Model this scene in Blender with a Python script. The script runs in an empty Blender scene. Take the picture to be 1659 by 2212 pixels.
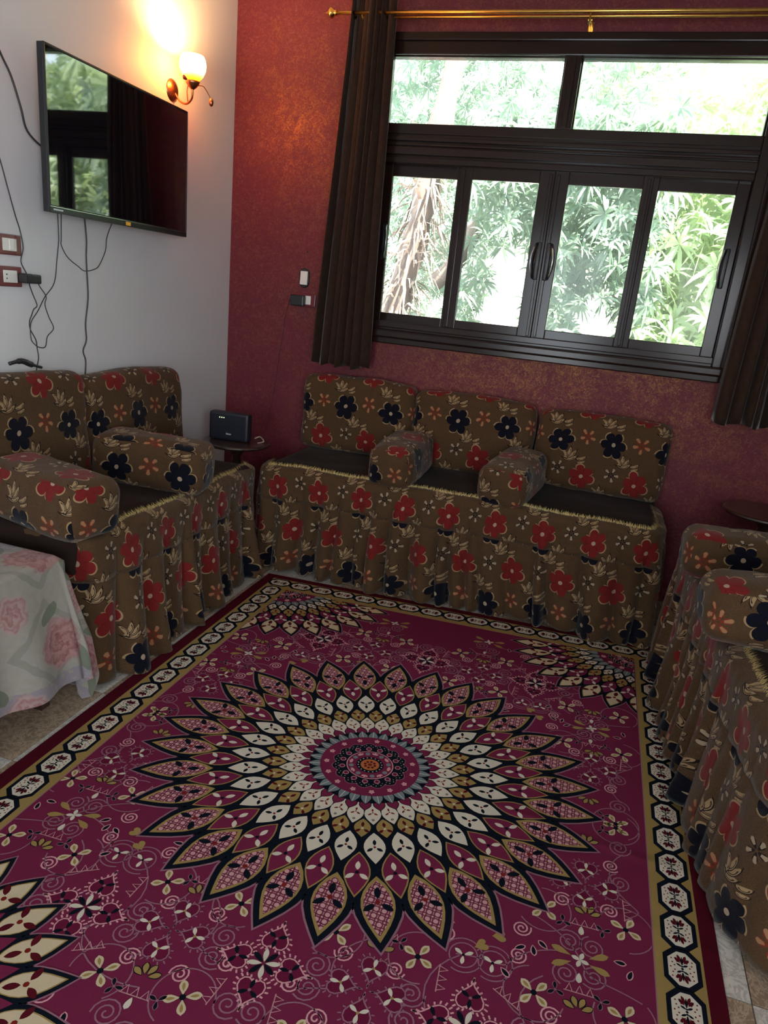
import bpy, bmesh, math, random
import numpy as np
from mathutils import Vector, Matrix, noise
random.seed(7); rng = np.random.default_rng(7)
PI = math.pi
C = bpy.context.scene.collection
SC = bpy.context.scene

# ------------------------------------------------------------------ camera
def make_camera():
    a, b, c, f = -0.27379302, 0.3002835, 0.1012828, 1.51674377
    fw = Vector((math.sin(a)*math.cos(b), math.cos(a)*math.cos(b), -math.sin(b)))
    r = Vector((math.cos(a), -math.sin(a), 0)); u = r.cross(fw)
    r2 = math.cos(c)*r + math.sin(c)*u; u2 = -math.sin(c)*r + math.cos(c)*u
    cd = bpy.data.cameras.new('camera'); cam = bpy.data.objects.new('camera', cd); C.objects.link(cam)
    m = Matrix((r2, u2, -fw)).transposed().to_4x4(); m.translation = (0, 0, 1.6)
    cam.matrix_world = m
    cd.sensor_fit = 'VERTICAL'; cd.sensor_height = 24.0; cd.lens = 24.0*f*1000/2212
    cd.clip_start = 0.02; cd.clip_end = 200
    SC.camera = cam
make_camera()

# ------------------------------------------------------------------ light
SC.view_settings.view_transform = 'Standard'; SC.view_settings.look = 'None'
SC.view_settings.gamma = 1; SC.view_settings.use_curve_mapping = False
SC.view_settings.exposure = 0.84
def make_world():
    w = bpy.data.worlds.new('world'); SC.world = w; w.use_nodes = True
    nt = w.node_tree; bg = nt.nodes['Background']
    bg.inputs[0].default_value = (0.80, 0.92, 1.0, 1); bg.inputs[1].default_value = 5.5
make_world()
def lamp(kind, name, loc, aim=None, energy=10, color=(1, 1, 1), **k):
    l = bpy.data.lights.new(name, kind); l.energy = energy; l.color = color
    for a, v in k.items(): setattr(l, a, v)
    o = bpy.data.objects.new(name, l); C.objects.link(o); o.location = loc
    if aim is not None: o.rotation_euler = (Vector(aim)-Vector(loc)).to_track_quat('-Z', 'Y').to_euler()
    return o
WY, WX0, WX1, WYB, CEIL = 4.25, -2.38, 1.32, -3.0, 3.30       # room planes
lamp('SUN', 'sun', (6, 2, 12), (0, 7, 0), energy=30.0, color=(1, .95, .82), angle=.02)
# daylight portals at the two openings of the room
lamp('AREA', 'window_portal', (-.41, WY+.16, 2.15), (-.41, 0, 2.15), energy=1, shape='RECTANGLE', size=2.1, size_y=1.7).data.cycles.is_portal = True
# daylight entering by the doorway behind the photographer
lamp('AREA', 'doorway_daylight', (-.75, WYB+.02, 1.5), (-.45, 3.0, .35), energy=14, color=(.90, .94, 1.0), shape='RECTANGLE', size=1.0, size_y=1.9)
# daylight from the second window, in the right wall behind the viewer
lamp('AREA', 'side_window_daylight', (WX1-.02, -1.3, 1.75), (-1.6, 2.2, .8), energy=31, color=(.90, .94, 1.0), shape='RECTANGLE', size=1.3, size_y=1.2)

cy = SC.cycles
cy.use_denoising = True
cy.max_bounces = 8; cy.diffuse_bounces = 4; cy.glossy_bounces = 3; cy.transparent_max_bounces = 12
cy.sample_clamp_indirect = 6; cy.caustics_reflective = False; cy.caustics_refractive = False
cy.use_adaptive_sampling = True; cy.adaptive_threshold = .02

# ------------------------------------------------------------------ node helpers
class X:
    def __init__(s, g, k): s.g, s.k = g, k
    def _m(s, op, *a, clamp=False):
        n = s.g.nt.nodes.new('ShaderNodeMath'); n.operation = op; n.use_clamp = clamp
        for i, v in enumerate((s,)+a):
            if isinstance(v, X): s.g.nt.links.new(v.k, n.inputs[i])
            else: n.inputs[i].default_value = v
        return X(s.g, n.outputs[0])
    def __add__(s, o): return s._m('ADD', o)
    __radd__ = __add__
    def __sub__(s, o): return s._m('SUBTRACT', o)
    def __rsub__(s, o): return (s*-1.0)+o
    def __mul__(s, o): return s._m('MULTIPLY', o)
    __rmul__ = __mul__
    def __truediv__(s, o): return s._m('DIVIDE', o)
    def gt(s, o): return s._m('GREATER_THAN', o)
    def lt(s, o): return s._m('LESS_THAN', o)
    def abs(s): return s._m('ABSOLUTE')
    def sin(s): return s._m('SINE')
    def cos(s): return s._m('COSINE')
    def sqrt(s): return s._m('SQRT')
    def pow(s, e): return s._m('POWER', e)
    def max(s, o): return s._m('MAXIMUM', o)
    def min(s, o): return s._m('MINIMUM', o)
    def atan2(s, o): return s._m('ARCTAN2', o)
    def wrap(s, p): return s._m('WRAP', p/2, -p/2)
    def clamp(s): return s._m('ADD', 0.0, clamp=True)
class G:
    def __init__(s, name):
        s.m = bpy.data.materials.new(name); s.m.use_nodes = True; s.nt = s.m.node_tree
        s.b = s.nt.nodes['Principled BSDF']; s.out = s.nt.nodes['Material Output']
    def n(s, t, **k):
        x = s.nt.nodes.new('ShaderNode'+t)
        for a, v in k.items(): setattr(x, a, v)
        return x
    def link(s, a, b): s.nt.links.new(a.k if isinstance(a, X) else a, b)
    def uv(s):
        t = s.n('UVMap'); sp = s.n('SeparateXYZ'); s.link(t.outputs[0], sp.inputs[0])
        return X(s, sp.outputs[0]), X(s, sp.outputs[1])
    def obj(s):
        t = s.n('TexCoord'); return t.outputs['Object']
    def pos(s):
        t = s.n('NewGeometry'); sp = s.n('SeparateXYZ'); s.link(t.outputs['Position'], sp.inputs[0])
        return [X(s, sp.outputs[i]) for i in range(3)], t.outputs['Position']
    def noise(s, vec, scale, detail=2, rough=.5, dist=0):
        n = s.n('TexNoise'); n.inputs['Scale'].default_value = scale; n.inputs['Detail'].default_value = detail
        n.inputs['Roughness'].default_value = rough; n.inputs['Distortion'].default_value = dist
        if vec is not None: s.link(vec, n.inputs['Vector'])
        return X(s, n.outputs[0])
    def mix(s, f, a, b, mode='MIX'):
        n = s.n('MixRGB'); n.blend_type = mode
        for i, v in enumerate((f, a, b)):
            if isinstance(v, (X,)): s.link(v, n.inputs[i])
            elif isinstance(v, bpy.types.NodeSocket): s.link(v, n.inputs[i])
            elif i == 0: n.inputs[0].default_value = v
            else: n.inputs[i].default_value = (*v, 1) if len(v) == 3 else v
        return n.outputs[0]
    def bump(s, h, strength=.3, dist=.002):
        b = s.n('Bump'); b.inputs['Strength'].default_value = strength; b.inputs['Distance'].default_value = dist
        s.link(h, b.inputs['Height']); s.link(b.outputs[0], s.b.inputs['Normal'])
    def set(s, **k):
        nm = dict(color='Base Color', rough='Roughness', metal='Metallic', spec='Specular IOR Level', sheen='Sheen Weight', coat='Coat Weight',
                  trans='Transmission Weight', alpha='Alpha', sheenr='Sheen Roughness')
        for a, v in k.items():
            i = s.b.inputs[nm[a]]
            if isinstance(v, (X, bpy.types.NodeSocket)): s.link(v, i)
            elif a == 'color': i.default_value = (*v, 1)
            else: i.default_value = v
        return s
def plain(name, col, rough=.5, metal=0, var=.12, scale=30, bump=0, spec=.5, sheen=0, coat=0):
    g = G(name); nz = g.noise(g.obj(), scale, 4)
    c = g.mix(nz, tuple(x*(1-var) for x in col), tuple(min(1, x*(1+var)) for x in col))
    g.set(color=c, rough=rough, metal=metal, spec=spec, sheen=sheen, coat=coat)
    if bump: g.bump(nz, bump, .002)
    return g.m

# ------------------------------------------------------------------ fabric with printed flowers
def floral(name, soft=1.0):
    g = G(name); u, v = g.uv(); W, H = .29, .40
    t = g.n('UVMap').outputs[0]
    nz = g.noise(t, 9, 1)
    u = u + (nz-.5)*.02; v = v + (g.noise(t, 7, 1)-.5)*.02
    fine = ((g.noise(t, 260, 3, .75)-.5)*1.9+.5).clamp()
    mid = g.noise(t, 60, 3)
    base = g.mix(fine, (.022, .011, .005), (.125, .070, .033))
    base = g.mix(mid*.5, base, (.045, .024, .011))
    def polar(cx, cy, rot=0):
        x = (u-cx).wrap(W); y = (v-cy).wrap(H)
        return x, y, (x*x+y*y).sqrt(), y.atan2(x)+rot
    cream = (.27, .18, .095)
    def big(col, cx, cy, R, col0, rot, s):
        x, y, r, th = polar(cx, cy, rot)
        rad = ((th*3.0).cos().abs().pow(.5)*.45+.55)*R*(1.0+(nz-.5)*.35)
        arc = r.lt(rad*1.02+.0055)*(th*3.0+s).sin().gt(-.15)*r.gt(R*.55)
        c = g.mix(arc, col, cream)
        inner = g.mix(fine*.5, col0, tuple(q*1.7 for q in col0))
        c = g.mix(r.lt(rad), c, inner)
        seam = ((th*3.0+PI/2).sin().abs().lt(.10))*r.gt(R*.25)*r.lt(rad)
        c = g.mix(seam*.6, c, tuple(q*.35 for q in col0))
        return g.mix(r.lt(R*.15), c, (.30, .22, .15))
    def daisy(col, cx, cy, R, pc, cc, k, rot=0):
        x, y, r, th = polar(cx, cy, rot)
        cs = (th*k).cos()
        m = r.lt((cs*.22+.78)*R)*cs.gt(-.35)*r.gt(R*.14)
        st = g.mix(cs.gt(.45), cc, pc)
        st = g.mix(r.lt(R*.42), st, cc)
        return g.mix(m, col, st)
    def leaf(col, cx, cy, ang, a, b):
        x = (u-cx).wrap(W); y = (v-cy).wrap(H); ca, sa = math.cos(ang), math.sin(ang)
        p = x*ca+y*sa; q = y*ca-x*sa
        q = q - p*p*9.0 + .004
        e = p*p*(1/a**2)+q*q*(1/b**2)
        col = g.mix(e.lt(1.7)*q.lt(0.0), col, (.010, .006, .006))
        col = g.mix(e.lt(1.0), col, cream)
        return g.mix(e.lt(.55)*e.gt(.25)*q.lt(b*.1), col, (.02, .012, .01))
    c = base
    for (cx, cy, f) in ((.055, -.105, 1), (-.05, -.300, 1)):
        for (dx, dy, an, la, lb) in ((.012, .0, .15, .036, .0095), (.014, .018, .62, .036, .0095), (.002, .030, 1.25, .030, .0095), (-.016, .022, 2.1, .026, .008), (.072, .010, .45, .024, .008), (.076, -.010, .35, .020, .006)):
            c = leaf(c, cx+dx, cy+dy, an, la, lb)
    c = daisy(c, W/2, .03, .045, (.28, .14, .07), (.16, .022, .012), 5.0, .3)
    c = daisy(c, .01, -.165, .040, (.28, .21, .14), (.012, .008, .009), 5.0)
    c = big(c, W/2, -.20, .072, (.115, .0095, .009), .3, 1.2)
    c = big(c, 0.0, 0.0, .071, (.003, .0032, .007), 0.0, 0.2)
    g.set(color=c, rough=.9, spec=.12, sheen=.12*soft, sheenr=.35)
    g.bump(fine+mid*1.5, .5, .002)
    return g.m
M = {}
M['floral'] = floral('printed_floral_fabric')
def velvet(name, c0, c1, sheen=.5, sc=14):
    g = G(name); o = g.obj(); n1 = g.noise(o, sc, 4, .6); n2 = g.noise(o, 500, 2)
    g.set(color=g.mix(n1, c0, c1), rough=.95, spec=.04, sheen=sheen, sheenr=.3); g.bump(n2+n1, .25, .001); return g.m
M['seat'] = velvet('brown_velvet', (.014, .008, .0065), (.027, .017, .0135), .05)
M['curtain'] = velvet('curtain_velvet', (.020, .011, .008), (.045, .025, .018), .3, 30)
M['fringe'] = plain('frayed_thread', (.42, .33, .13), .9, var=.4, scale=80)
# walls
def wall_red():
    g = G('red_glazed_wall'); (x, y, z), P = g.pos()
    n1 = g.noise(P, 5, 3, .6, 1.5); n2 = g.noise(P, 55, 5, .75, 1.2); n3 = g.noise(P, 1.2, 2); n4 = g.noise(P, 170, 3, .7, .6)
    c = g.mix(n2, (.088, .0095, .020), (.140, .018, .032))
    c = g.mix((n1-.35).clamp()*.7, c, (.140, .023, .023))
    g.set(color=c, rough=.62, spec=.3)
    # gold glaze wiped over the red paint
    gl = g.n('BsdfGlossy'); gl.inputs['Color'].default_value = (.95, .52, .10, 1); gl.inputs['Roughness'].default_value = .36
    f = ((n2-.47)*5.0+(n1-.5)*1.6+(n4-.5)*3.0).clamp()*.068
    bp = g.n('Bump'); bp.inputs['Strength'].default_value = .25; bp.inputs['Distance'].default_value = .003
    g.link(n2+n4*.5, bp.inputs['Height']); g.link(bp.outputs[0], gl.inputs['Normal'])
    ms = g.n('MixShader'); g.link(f, ms.inputs[0]); g.link(g.b.outputs[0], ms.inputs[1]); g.link(gl.outputs[0], ms.inputs[2])
    g.link(ms.outputs[0], g.out.inputs[0]); g.bump(n2, .2, .002)
    return g.m
M['red'] = wall_red()
def wall_white():
    g = G('white_wall_paint'); (x, y, z), P = g.pos()
    n1 = g.noise(P, 2.5, 3); n2 = g.noise(P, 90, 3, .7)
    n3 = g.noise(P, 1.0, 2)
    g.set(color=g.mix(n1*.6+n2*.25, (.56, .545, .56), (.66, .645, .66)), rough=.6, spec=.3); g.bump(n2, .15, .001); return g.m
M['white'] = wall_white()
M['ceil'] = plain('ceiling_paint', (.6, .58, .55), .8, var=.05)
def alu():
    g = G('brown_aluminium'); n = g.noise(g.obj(), 3, 2); n2 = g.noise(g.obj(), 300, 2)
    g.set(color=g.mix(n, (.013, .006, .004), (.021, .0105, .008)), rough=n2*.08+.14, spec=.22, coat=.0); return g.m
M['alu'] = alu()
M['gold'] = plain('brass_rod', (.75, .45, .12), .25, 1, .25, 60)
M['chrome'] = plain('satin_metal', (.55, .56, .6), .25, 1, .05)
M['black'] = plain('black_plastic', (.012, .012, .014), .4, 0, .2)
M['cord'] = plain('black_cord', (.02, .02, .025), .5, 0, .2)
M['redcord'] = plain('dull_red_cord', (.10, .02, .02), .6, 0, .2)
M['maroonp'] = plain('maroon_plastic', (.13, .012, .022), .3, 0, .15)
M['whitep'] = plain('white_plastic', (.68, .66, .62), .35, 0, .04)
M['copper'] = plain('coppery_metal', (.55, .22, .10), .32, 1, .2, 20)
M['darkwood'] = plain('dark_stained_wood', (.030, .014, .010), .28, 0, .35, 12, coat=.3)
M['screen'] = plain('screen_glass', (.003, .003, .005), .03, 0, .05)
M['screen'].node_tree.nodes['Principled BSDF'].inputs['IOR'].default_value = 2.0
M['orange'] = plain('orange_sticker', (.85, .42, .05), .5, 0, .1)
M['router'] = plain('navy_black_plastic', (.010, .012, .022), .45, 0, .15)
M['print'] = plain('pale_print', (.55, .55, .58), .5, 0, .05)
def emis(name, col, s):
    g = G(name); g.b.inputs['Emission Color'].default_value = (*col, 1); g.b.inputs['Emission Strength'].default_value = s
    n = g.noise(g.obj(), 30); g.set(color=g.mix(n, col, tuple(x*.9 for x in col))); return g.m
M['led'] = emis('green_led', (.75, 1, .35), 1.5)
def glass():
    g = G('window_glass'); fr = g.n('Fresnel'); fr.inputs[0].default_value = 1.2
    tr = g.n('BsdfTransparent'); gl = g.n('BsdfGlossy'); gl.inputs['Roughness'].default_value = .02
    (x, y, z), P = g.pos(); n = g.noise(P, 30, 2)
    tr.inputs[0].default_value = (.93, .96, .95, 1)
    ms = g.n('MixShader'); g.link(fr.outputs[0], ms.inputs[0]); g.link(tr.outputs[0], ms.inputs[1]); g.link(gl.outputs[0], ms.inputs[2])
    dd = g.n('BsdfDiffuse'); dd.inputs[0].default_value = (.8, .85, .82, 1)
    m2 = g.n('MixShader'); g.link(n*.16, m2.inputs[0]); g.link(ms.outputs[0], m2.inputs[1]); g.link(dd.outputs[0], m2.inputs[2])
    g.link(m2.outputs[0], g.out.inputs[0]); return g.m
M['glass'] = glass()
def shade():
    g = G('opal_amber_glass'); u, v = g.uv()       # v: 0 at the cup, 1 at the rim; colour and emission run from weak amber low down to strong pale above
    f = ((v-.10)*2.6).clamp()
    c = g.mix(f, (1.0, .36, .045), (1.0, .80, .50))
    g.set(color=c, rough=.3)
    g.link(c, g.b.inputs['Emission Color']); g.link(f*3.2+.75, g.b.inputs['Emission Strength'])
    tl = g.n('BsdfTranslucent'); g.link(c, tl.inputs[0])
    ms = g.n('MixShader'); ms.inputs[0].default_value = .4; g.link(g.b.outputs[0], ms.inputs[1]); g.link(tl.outputs[0], ms.inputs[2])
    tp = g.n('BsdfTransparent'); g.link(c, tp.inputs[0]); m2 = g.n('MixShader'); m2.inputs[0].default_value = .42; g.link(ms.outputs[0], m2.inputs[1]); g.link(tp.outputs[0], m2.inputs[2])
    g.link(m2.outputs[0], g.out.inputs[0]); return g.m
M['shade'] = shade()
def marble(name, c0, c1, c2):
    g = G(name); i = g.n('ObjectInfo'); ad = g.n('VectorMath'); ad.operation = 'MULTIPLY_ADD'
    (x, y, z), P = g.pos(); g.link(P, ad.inputs[0]); ad.inputs[1].default_value = (1, 1, 1)
    g.link(i.outputs['Random'], ad.inputs[2]); V = ad.outputs[0]
    n1 = g.noise(V, 4, 5, .65, 1.8); n2 = g.noise(V, 14, 5, .7, 2.2)
    c = g.mix(n1, c0, c1); c = g.mix(((n2-.5).abs().lt(.035))*.5, c, c2)
    g.set(color=c, rough=.16, spec=.5); return g.m
M['tileA'] = marble('pale_marble', (.34, .31, .27), (.55, .52, .48), (.22, .19, .16))
M['tileB'] = marble('brown_marble', (.13, .085, .055), (.30, .22, .155), (.42, .33, .24))
M['grout'] = plain('dark_grout', (.10, .08, .065), .9, 0, .2)
def tablecloth():
    g = G('floral_tablecloth'); u, v = g.uv(); t = g.n('UVMap').outputs[0]
    nz = g.noise(t, 12, 3, .6); n2 = g.noise(t, 45, 3, .6)
    c = g.mix(n2, (.33, .30, .255), (.43, .40, .35))
    uu = u+(nz-.5)*.04; vv = v+(g.noise(t, 9, 2)-.5)*.04
    # grey-green diamond frames and lilac bands printed on the cloth
    dx = uu.wrap(.36); dy = vv.wrap(.36); d = dx.abs()+dy.abs()
    c = g.mix(d.lt(.165)*d.gt(.13)*.45, c, (.20, .21, .17))
    c = g.mix(((uu-.2).wrap(.72).abs().lt(.07))*n2.gt(.42)*.55, c, (.24, .20, .30))
    def rose(c, cx, cy, R, W, dark, light):
        x = (uu-cx).wrap(W); y = (vv-cy).wrap(W); r = (x*x+y*y).sqrt(); th = y.atan2(x)
        rr = r*(1/R) + (th*5.0+(nz-.5)*6.0).sin()*.07+(n2-.5)*.35
        ring = ((rr*15.0+th*2.0+(nz-.5)*10.0+(n2-.5)*7.0).sin()*.30+n2*.9-.05+rr*.35).clamp()
        col = g.mix(ring, dark, light)
        return g.mix(((1.12-rr)*5.0).clamp()*.85, c, col)
    def leaf(c, cx, cy, W, a, b, ang):
        x = (uu-cx).wrap(W); y = (vv-cy).wrap(W); p = x*math.cos(ang)+y*math.sin(ang); q = y*math.cos(ang)-x*math.sin(ang)
        return g.mix((p*p*(1/a**2)+q*q*(1/b**2)).lt(1.0)*.85, c, (.16, .19, .13))
    c = leaf(c, .10, .14, .36, .06, .03, .6); c = leaf(c, .26, .02, .36, .05, .022, 2.2)
    c = rose(c, .02, .05, .085, .36, (.26, .035, .055), (.50, .26, .25))
    c = rose(c, .20, .23, .06, .36, (.34, .10, .12), (.50, .34, .31))
    g.set(color=c, rough=.75, spec=.25, sheen=.2)
    tl = g.n('BsdfTranslucent'); g.link(c, tl.inputs[0]); tp = g.n('BsdfTransparent')
    m1 = g.n('MixShader'); m1.inputs[0].default_value = .3; g.link(g.b.outputs[0], m1.inputs[1]); g.link(tl.outputs[0], m1.inputs[2])
    m2 = g.n('MixShader'); m2.inputs[0].default_value = .10; g.link(m1.outputs[0], m2.inputs[1]); g.link(tp.outputs[0], m2.inputs[2])
    g.link(m2.outputs[0], g.out.inputs[0]); return g.m
M['cloth'] = tablecloth()
def leafmat(name, a, b, tr):
    g = G(name); (x, y, z), P = g.pos(); n = g.noise(P, 2.3, 3); n2 = g.noise(P, 18, 2)
    c = g.mix(n, a, b); c = g.mix((n2-.45).clamp()*.6, c, (.30, .42, .10))
    g.set(color=c, rough=.35, spec=.5)
    tl = g.n('BsdfTranslucent'); g.link(g.mix(.5, c, tr), tl.inputs[0])
    ms = g.n('MixShader'); ms.inputs[0].default_value = .4; g.link(g.b.outputs[0], ms.inputs[1]); g.link(tl.outputs[0], ms.inputs[2])
    g.link(ms.outputs[0], g.out.inputs[0]); return g.m
M['mango'] = leafmat('mango_leaves', (.13, .19, .15), (.27, .345, .28), (.40, .52, .34))
M['mango2'] = leafmat('yellow_green_leaves', (.33, .41, .27), (.52, .60, .42), (.62, .75, .3))
M['bark'] = plain('bark', (.17, .12, .10), .9, 0, .5, 9, .8)
M['frond'] = plain('dry_frond', (.36, .27, .22), .8, 0, .4, 14)
M['wallout'] = plain('sunlit_render', (.80, .77, .72), .9, 0, .05, 2)
M['ground'] = plain('dry_ground', (.45, .38, .30), .95, 0, .3, 2)
M['outwin'] = plain('grey_shutter', (.18, .18, .24), .6, 0, .2)
M['terracotta'] = plain('terracotta_render', (.50, .24, .18), .9, 0, .15, 3)

# ------------------------------------------------------------------ mesh helpers
def mk(name, me, mat, parent=None, loc=None, rot=None, smooth=False):
    o = bpy.data.objects.new(name, me); C.objects.link(o)
    if mat is not None and not me.materials:
        for m in (mat if isinstance(mat, (list, tuple)) else [mat]): me.materials.append(M[m] if isinstance(m, str) else m)
    if parent is not None: o.parent = parent
    if loc is not None: o.location = loc
    if rot is not None: o.rotation_euler = rot
    if smooth:
        me.polygons.foreach_set('use_smooth', [True]*len(me.polygons))
    return o
def tag(o, label, cat, group=None, kind=None):
    o['label'] = label; o['category'] = cat
    if group: o['group'] = group
    if kind: o['kind'] = kind
    return o
def empty(name, loc=(0, 0, 0), rz=0):
    o = bpy.data.objects.new(name, None); C.objects.link(o); o.location = loc; o.rotation_euler = (0, 0, rz); o.empty_display_size = .05; return o
def pyd(name, v, f, uvs=None):
    me = bpy.data.meshes.new(name); me.from_pydata([tuple(map(float, p)) for p in v], [], f)
    if uvs is not None:
        l = me.uv_layers.new(name='UVMap'); 
        co = np.array(uvs, dtype=np.float32)
        vi = np.empty(len(me.loops), dtype=np.int32); me.loops.foreach_get('vertex_index', vi)
        l.data.foreach_set('uv', co[vi].ravel())
    me.update(); return me
class B:                                              # box / tube / lathe collector
    def __init__(s): s.v = []; s.f = []
    def box(s, x0, x1, y0, y1, z0, z1, bev=0.0):
        n = len(s.v)
        if bev <= 0:
            s.v += [(x, y, z) for x in (x0, x1) for y in (y0, y1) for z in (z0, z1)]
            s.f += [tuple(n+i for i in q) for q in ((0, 1, 3, 2), (4, 6, 7, 5), (0, 4, 5, 1), (2, 3, 7, 6), (0, 2, 6, 4), (1, 5, 7, 3))]
        else:
            bm = bmesh.new(); bmesh.ops.create_cube(bm, size=1)
            for w in bm.verts: w.co = Vector(((x0+x1)/2+w.co.x*(x1-x0), (y0+y1)/2+w.co.y*(y1-y0), (z0+z1)/2+w.co.z*(z1-z0)))
            bmesh.ops.bevel(bm, geom=bm.edges[:], offset=bev, segments=2, affect='EDGES', profile=.6)
            bm.verts.index_update()
            s.v += [w.co[:] for w in bm.verts]; s.f += [tuple(n+w.index for w in fc.verts) for fc in bm.faces]; bm.free()
        return s
    def tube(s, pts, r, seg=8, cap=True):
        pts = [Vector(p) for p in pts]; n = len(s.v); rr = (list(r)+[r[-1]]*len(pts)) if isinstance(r, (list, tuple)) else [r]*len(pts)
        up = None
        for i, p in enumerate(pts):
            d = (pts[min(i+1, len(pts)-1)]-pts[max(i-1, 0)]).normalized()
            if up is None: up = d.orthogonal().normalized()
            a = (up-d*up.dot(d)).normalized(); up = a; b = d.cross(a)
            for k in range(seg):
                t = 2*PI*k/seg; s.v.append((p+(a*math.cos(t)+b*math.sin(t))*rr[i])[:])
        for i in range(len(pts)-1):
            for k in range(seg):
                k2 = (k+1) % seg; s.f.append((n+i*seg+k, n+i*seg+k2, n+(i+1)*seg+k2, n+(i+1)*seg+k))
        if cap: s.f.append(tuple(n+k for k in range(seg))[::-1]); s.f.append(tuple(n+(len(pts)-1)*seg+k for k in range(seg)))
        return s
    def lathe(s, prof, seg=24, c=(0, 0, 0), axis='z'):
        n = len(s.v)
        for (r, h) in prof:
            for k in range(seg):
                t = 2*PI*k/seg; p = (r*math.cos(t), r*math.sin(t), h)
                if axis == 'x': p = (h, r*math.cos(t), r*math.sin(t))
                if axis == 'y': p = (r*math.cos(t), h, r*math.sin(t))
                s.v.append((c[0]+p[0], c[1]+p[1], c[2]+p[2]))
        for i in range(len(prof)-1):
            for k in range(seg):
                k2 = (k+1) % seg; s.f.append((n+i*seg+k, n+i*seg+k2, n+(i+1)*seg+k2, n+(i+1)*seg+k))
        return s
    def me(s, name, fix=True):
        m = bpy.data.meshes.new(name); m.from_pydata(s.v, [], s.f); m.update()
        if fix:
            bm = bmesh.new(); bm.from_mesh(m); bmesh.ops.recalc_face_normals(bm, faces=bm.faces[:]); bm.to_mesh(m); bm.free()
        return m
    def obj(s, name, mat, parent=None, smooth=False, **k):
        return mk(name, s.me(name), mat, parent, smooth=smooth, **k)
def smooth_path(pts, n=8):
    P = [Vector(p) for p in pts]; out = []
    for i in range(len(P)-1):
        p0, p1, p2, p3 = P[max(i-1, 0)], P[i], P[i+1], P[min(i+2, len(P)-1)]
        for k in range(n):
            t = k/n
            out.append(.5*((2*p1)+(p2-p0)*t+(2*p0-5*p1+4*p2-p3)*t*t+(3*p1-p0-3*p2+p3)*t**3))
    out.append(P[-1]); return out

# ------------------------------------------------------------------ soft box (cushions, bolsters, mattresses)
def softbox(name, sx, sy, sz, r, n=18, bulge=(0, 0, 0), wr=.004, seed=0, uvrot=False, uvo=(0, 0), lean=0.0, sag=0):
    """rounded box centred in x and y, resting on z=0; UV in metres wrapping over its faces"""
    bm = bmesh.new(); uvl = bm.loops.layers.uv.new('UVMap')
    h = Vector((sx/2, sy/2, sz/2)); off = Vector((seed*3.1, seed*1.7, seed*.9))
    def P(q):
        c = Vector((max(-h.x+r, min(h.x-r, q[0])), max(-h.y+r, min(h.y-r, q[1])), max(-h.z+r, min(h.z-r, q[2]))))
        d = Vector(q)-c
        p = c+d.normalized()*r if d.length > 1e-9 else c
        fx, fy, fz = [1-(p[i]/h[i])**2 for i in range(3)]
        fx, fy, fz = max(fx, 0), max(fy, 0), max(fz, 0)
        p = p.copy()
        p.x += math.copysign(bulge[0]*fy*fz, q[0]) * (abs(q[0])/h.x)**3; p.y += math.copysign(bulge[1]*fx*fz, q[1])*(abs(q[1])/h.y)**3
        p.z += math.copysign(bulge[2]*fx*fy, q[2])*(abs(q[2])/h.z)**3
        nn = noise.noise_vector(p*6+off)*wr*2.2+noise.noise_vector(p*17+off)*wr*.7
        p += nn
        p.z += sz/2 - sag*abs(q[0]/h.x)**2*(q[2] > 0)
        p.y += lean*(p.z)
        return p
    for ax in range(3):
        a1, a2 = [(1, 2), (0, 2), (0, 1)][ax]
        n1 = max(6, int(n*h[a1]*2/max(sx, sy, sz))+4); n2 = max(6, int(n*h[a2]*2/max(sx, sy, sz))+4)
        def grid(n, L):
            e = [-L, -L+r*.15, -L+r*.4, -L+r*.7]; m = list(np.linspace(-L+r, L-r, n)); return e+m+[-x for x in e[::-1]]
        g1, g2 = grid(n1, h[a1]), grid(n2, h[a2])
        for sgn in (-1, 1):
            vs = {}
            for i, a in enumerate(g1):
                for j, b in enumerate(g2):
                    q = [0, 0, 0]; q[ax] = sgn*h[ax]; q[a1] = a; q[a2] = b
                    vs[i, j] = (bm.verts.new(P(q)), q)
            for i in range(len(g1)-1):
                for j in range(len(g2)-1):
                    k = [(i, j), (i+1, j), (i+1, j+1), (i, j+1)]
                    if (sgn > 0) == (ax == 1): k = k[::-1]
                    f = bm.faces.new([vs[x][0] for x in k]); f.smooth = True
                    for l, x in zip(f.loops, k):
                        q = vs[x][1]
                        if ax == 1: U, V = q[0], q[2]
                        elif ax == 2: U, V = q[0], (h.z+(q[1]+h.y)) if sgn > 0 else -(h.z+q[1]+h.y)
                        else: U, V = sgn*(h.x+(q[1]+h.y)), q[2]
                        if uvrot: 
                            if ax == 0: U, V = q[1], q[2]
                            elif ax == 1: U, V = h.y+q[0]+h.x, q[2]*(-sgn)
                            else: U, V = h.y+q[0]+h.x, h.z+q[1]
                            U, V = (U, V)
                        l[uvl].uv = (U+uvo[0], V+uvo[1])
    bmesh.ops.remove_doubles(bm, verts=bm.verts[:], dist=1e-5)
    me = bpy.data.meshes.new(name); bm.to_mesh(me); bm.free(); return me

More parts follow.
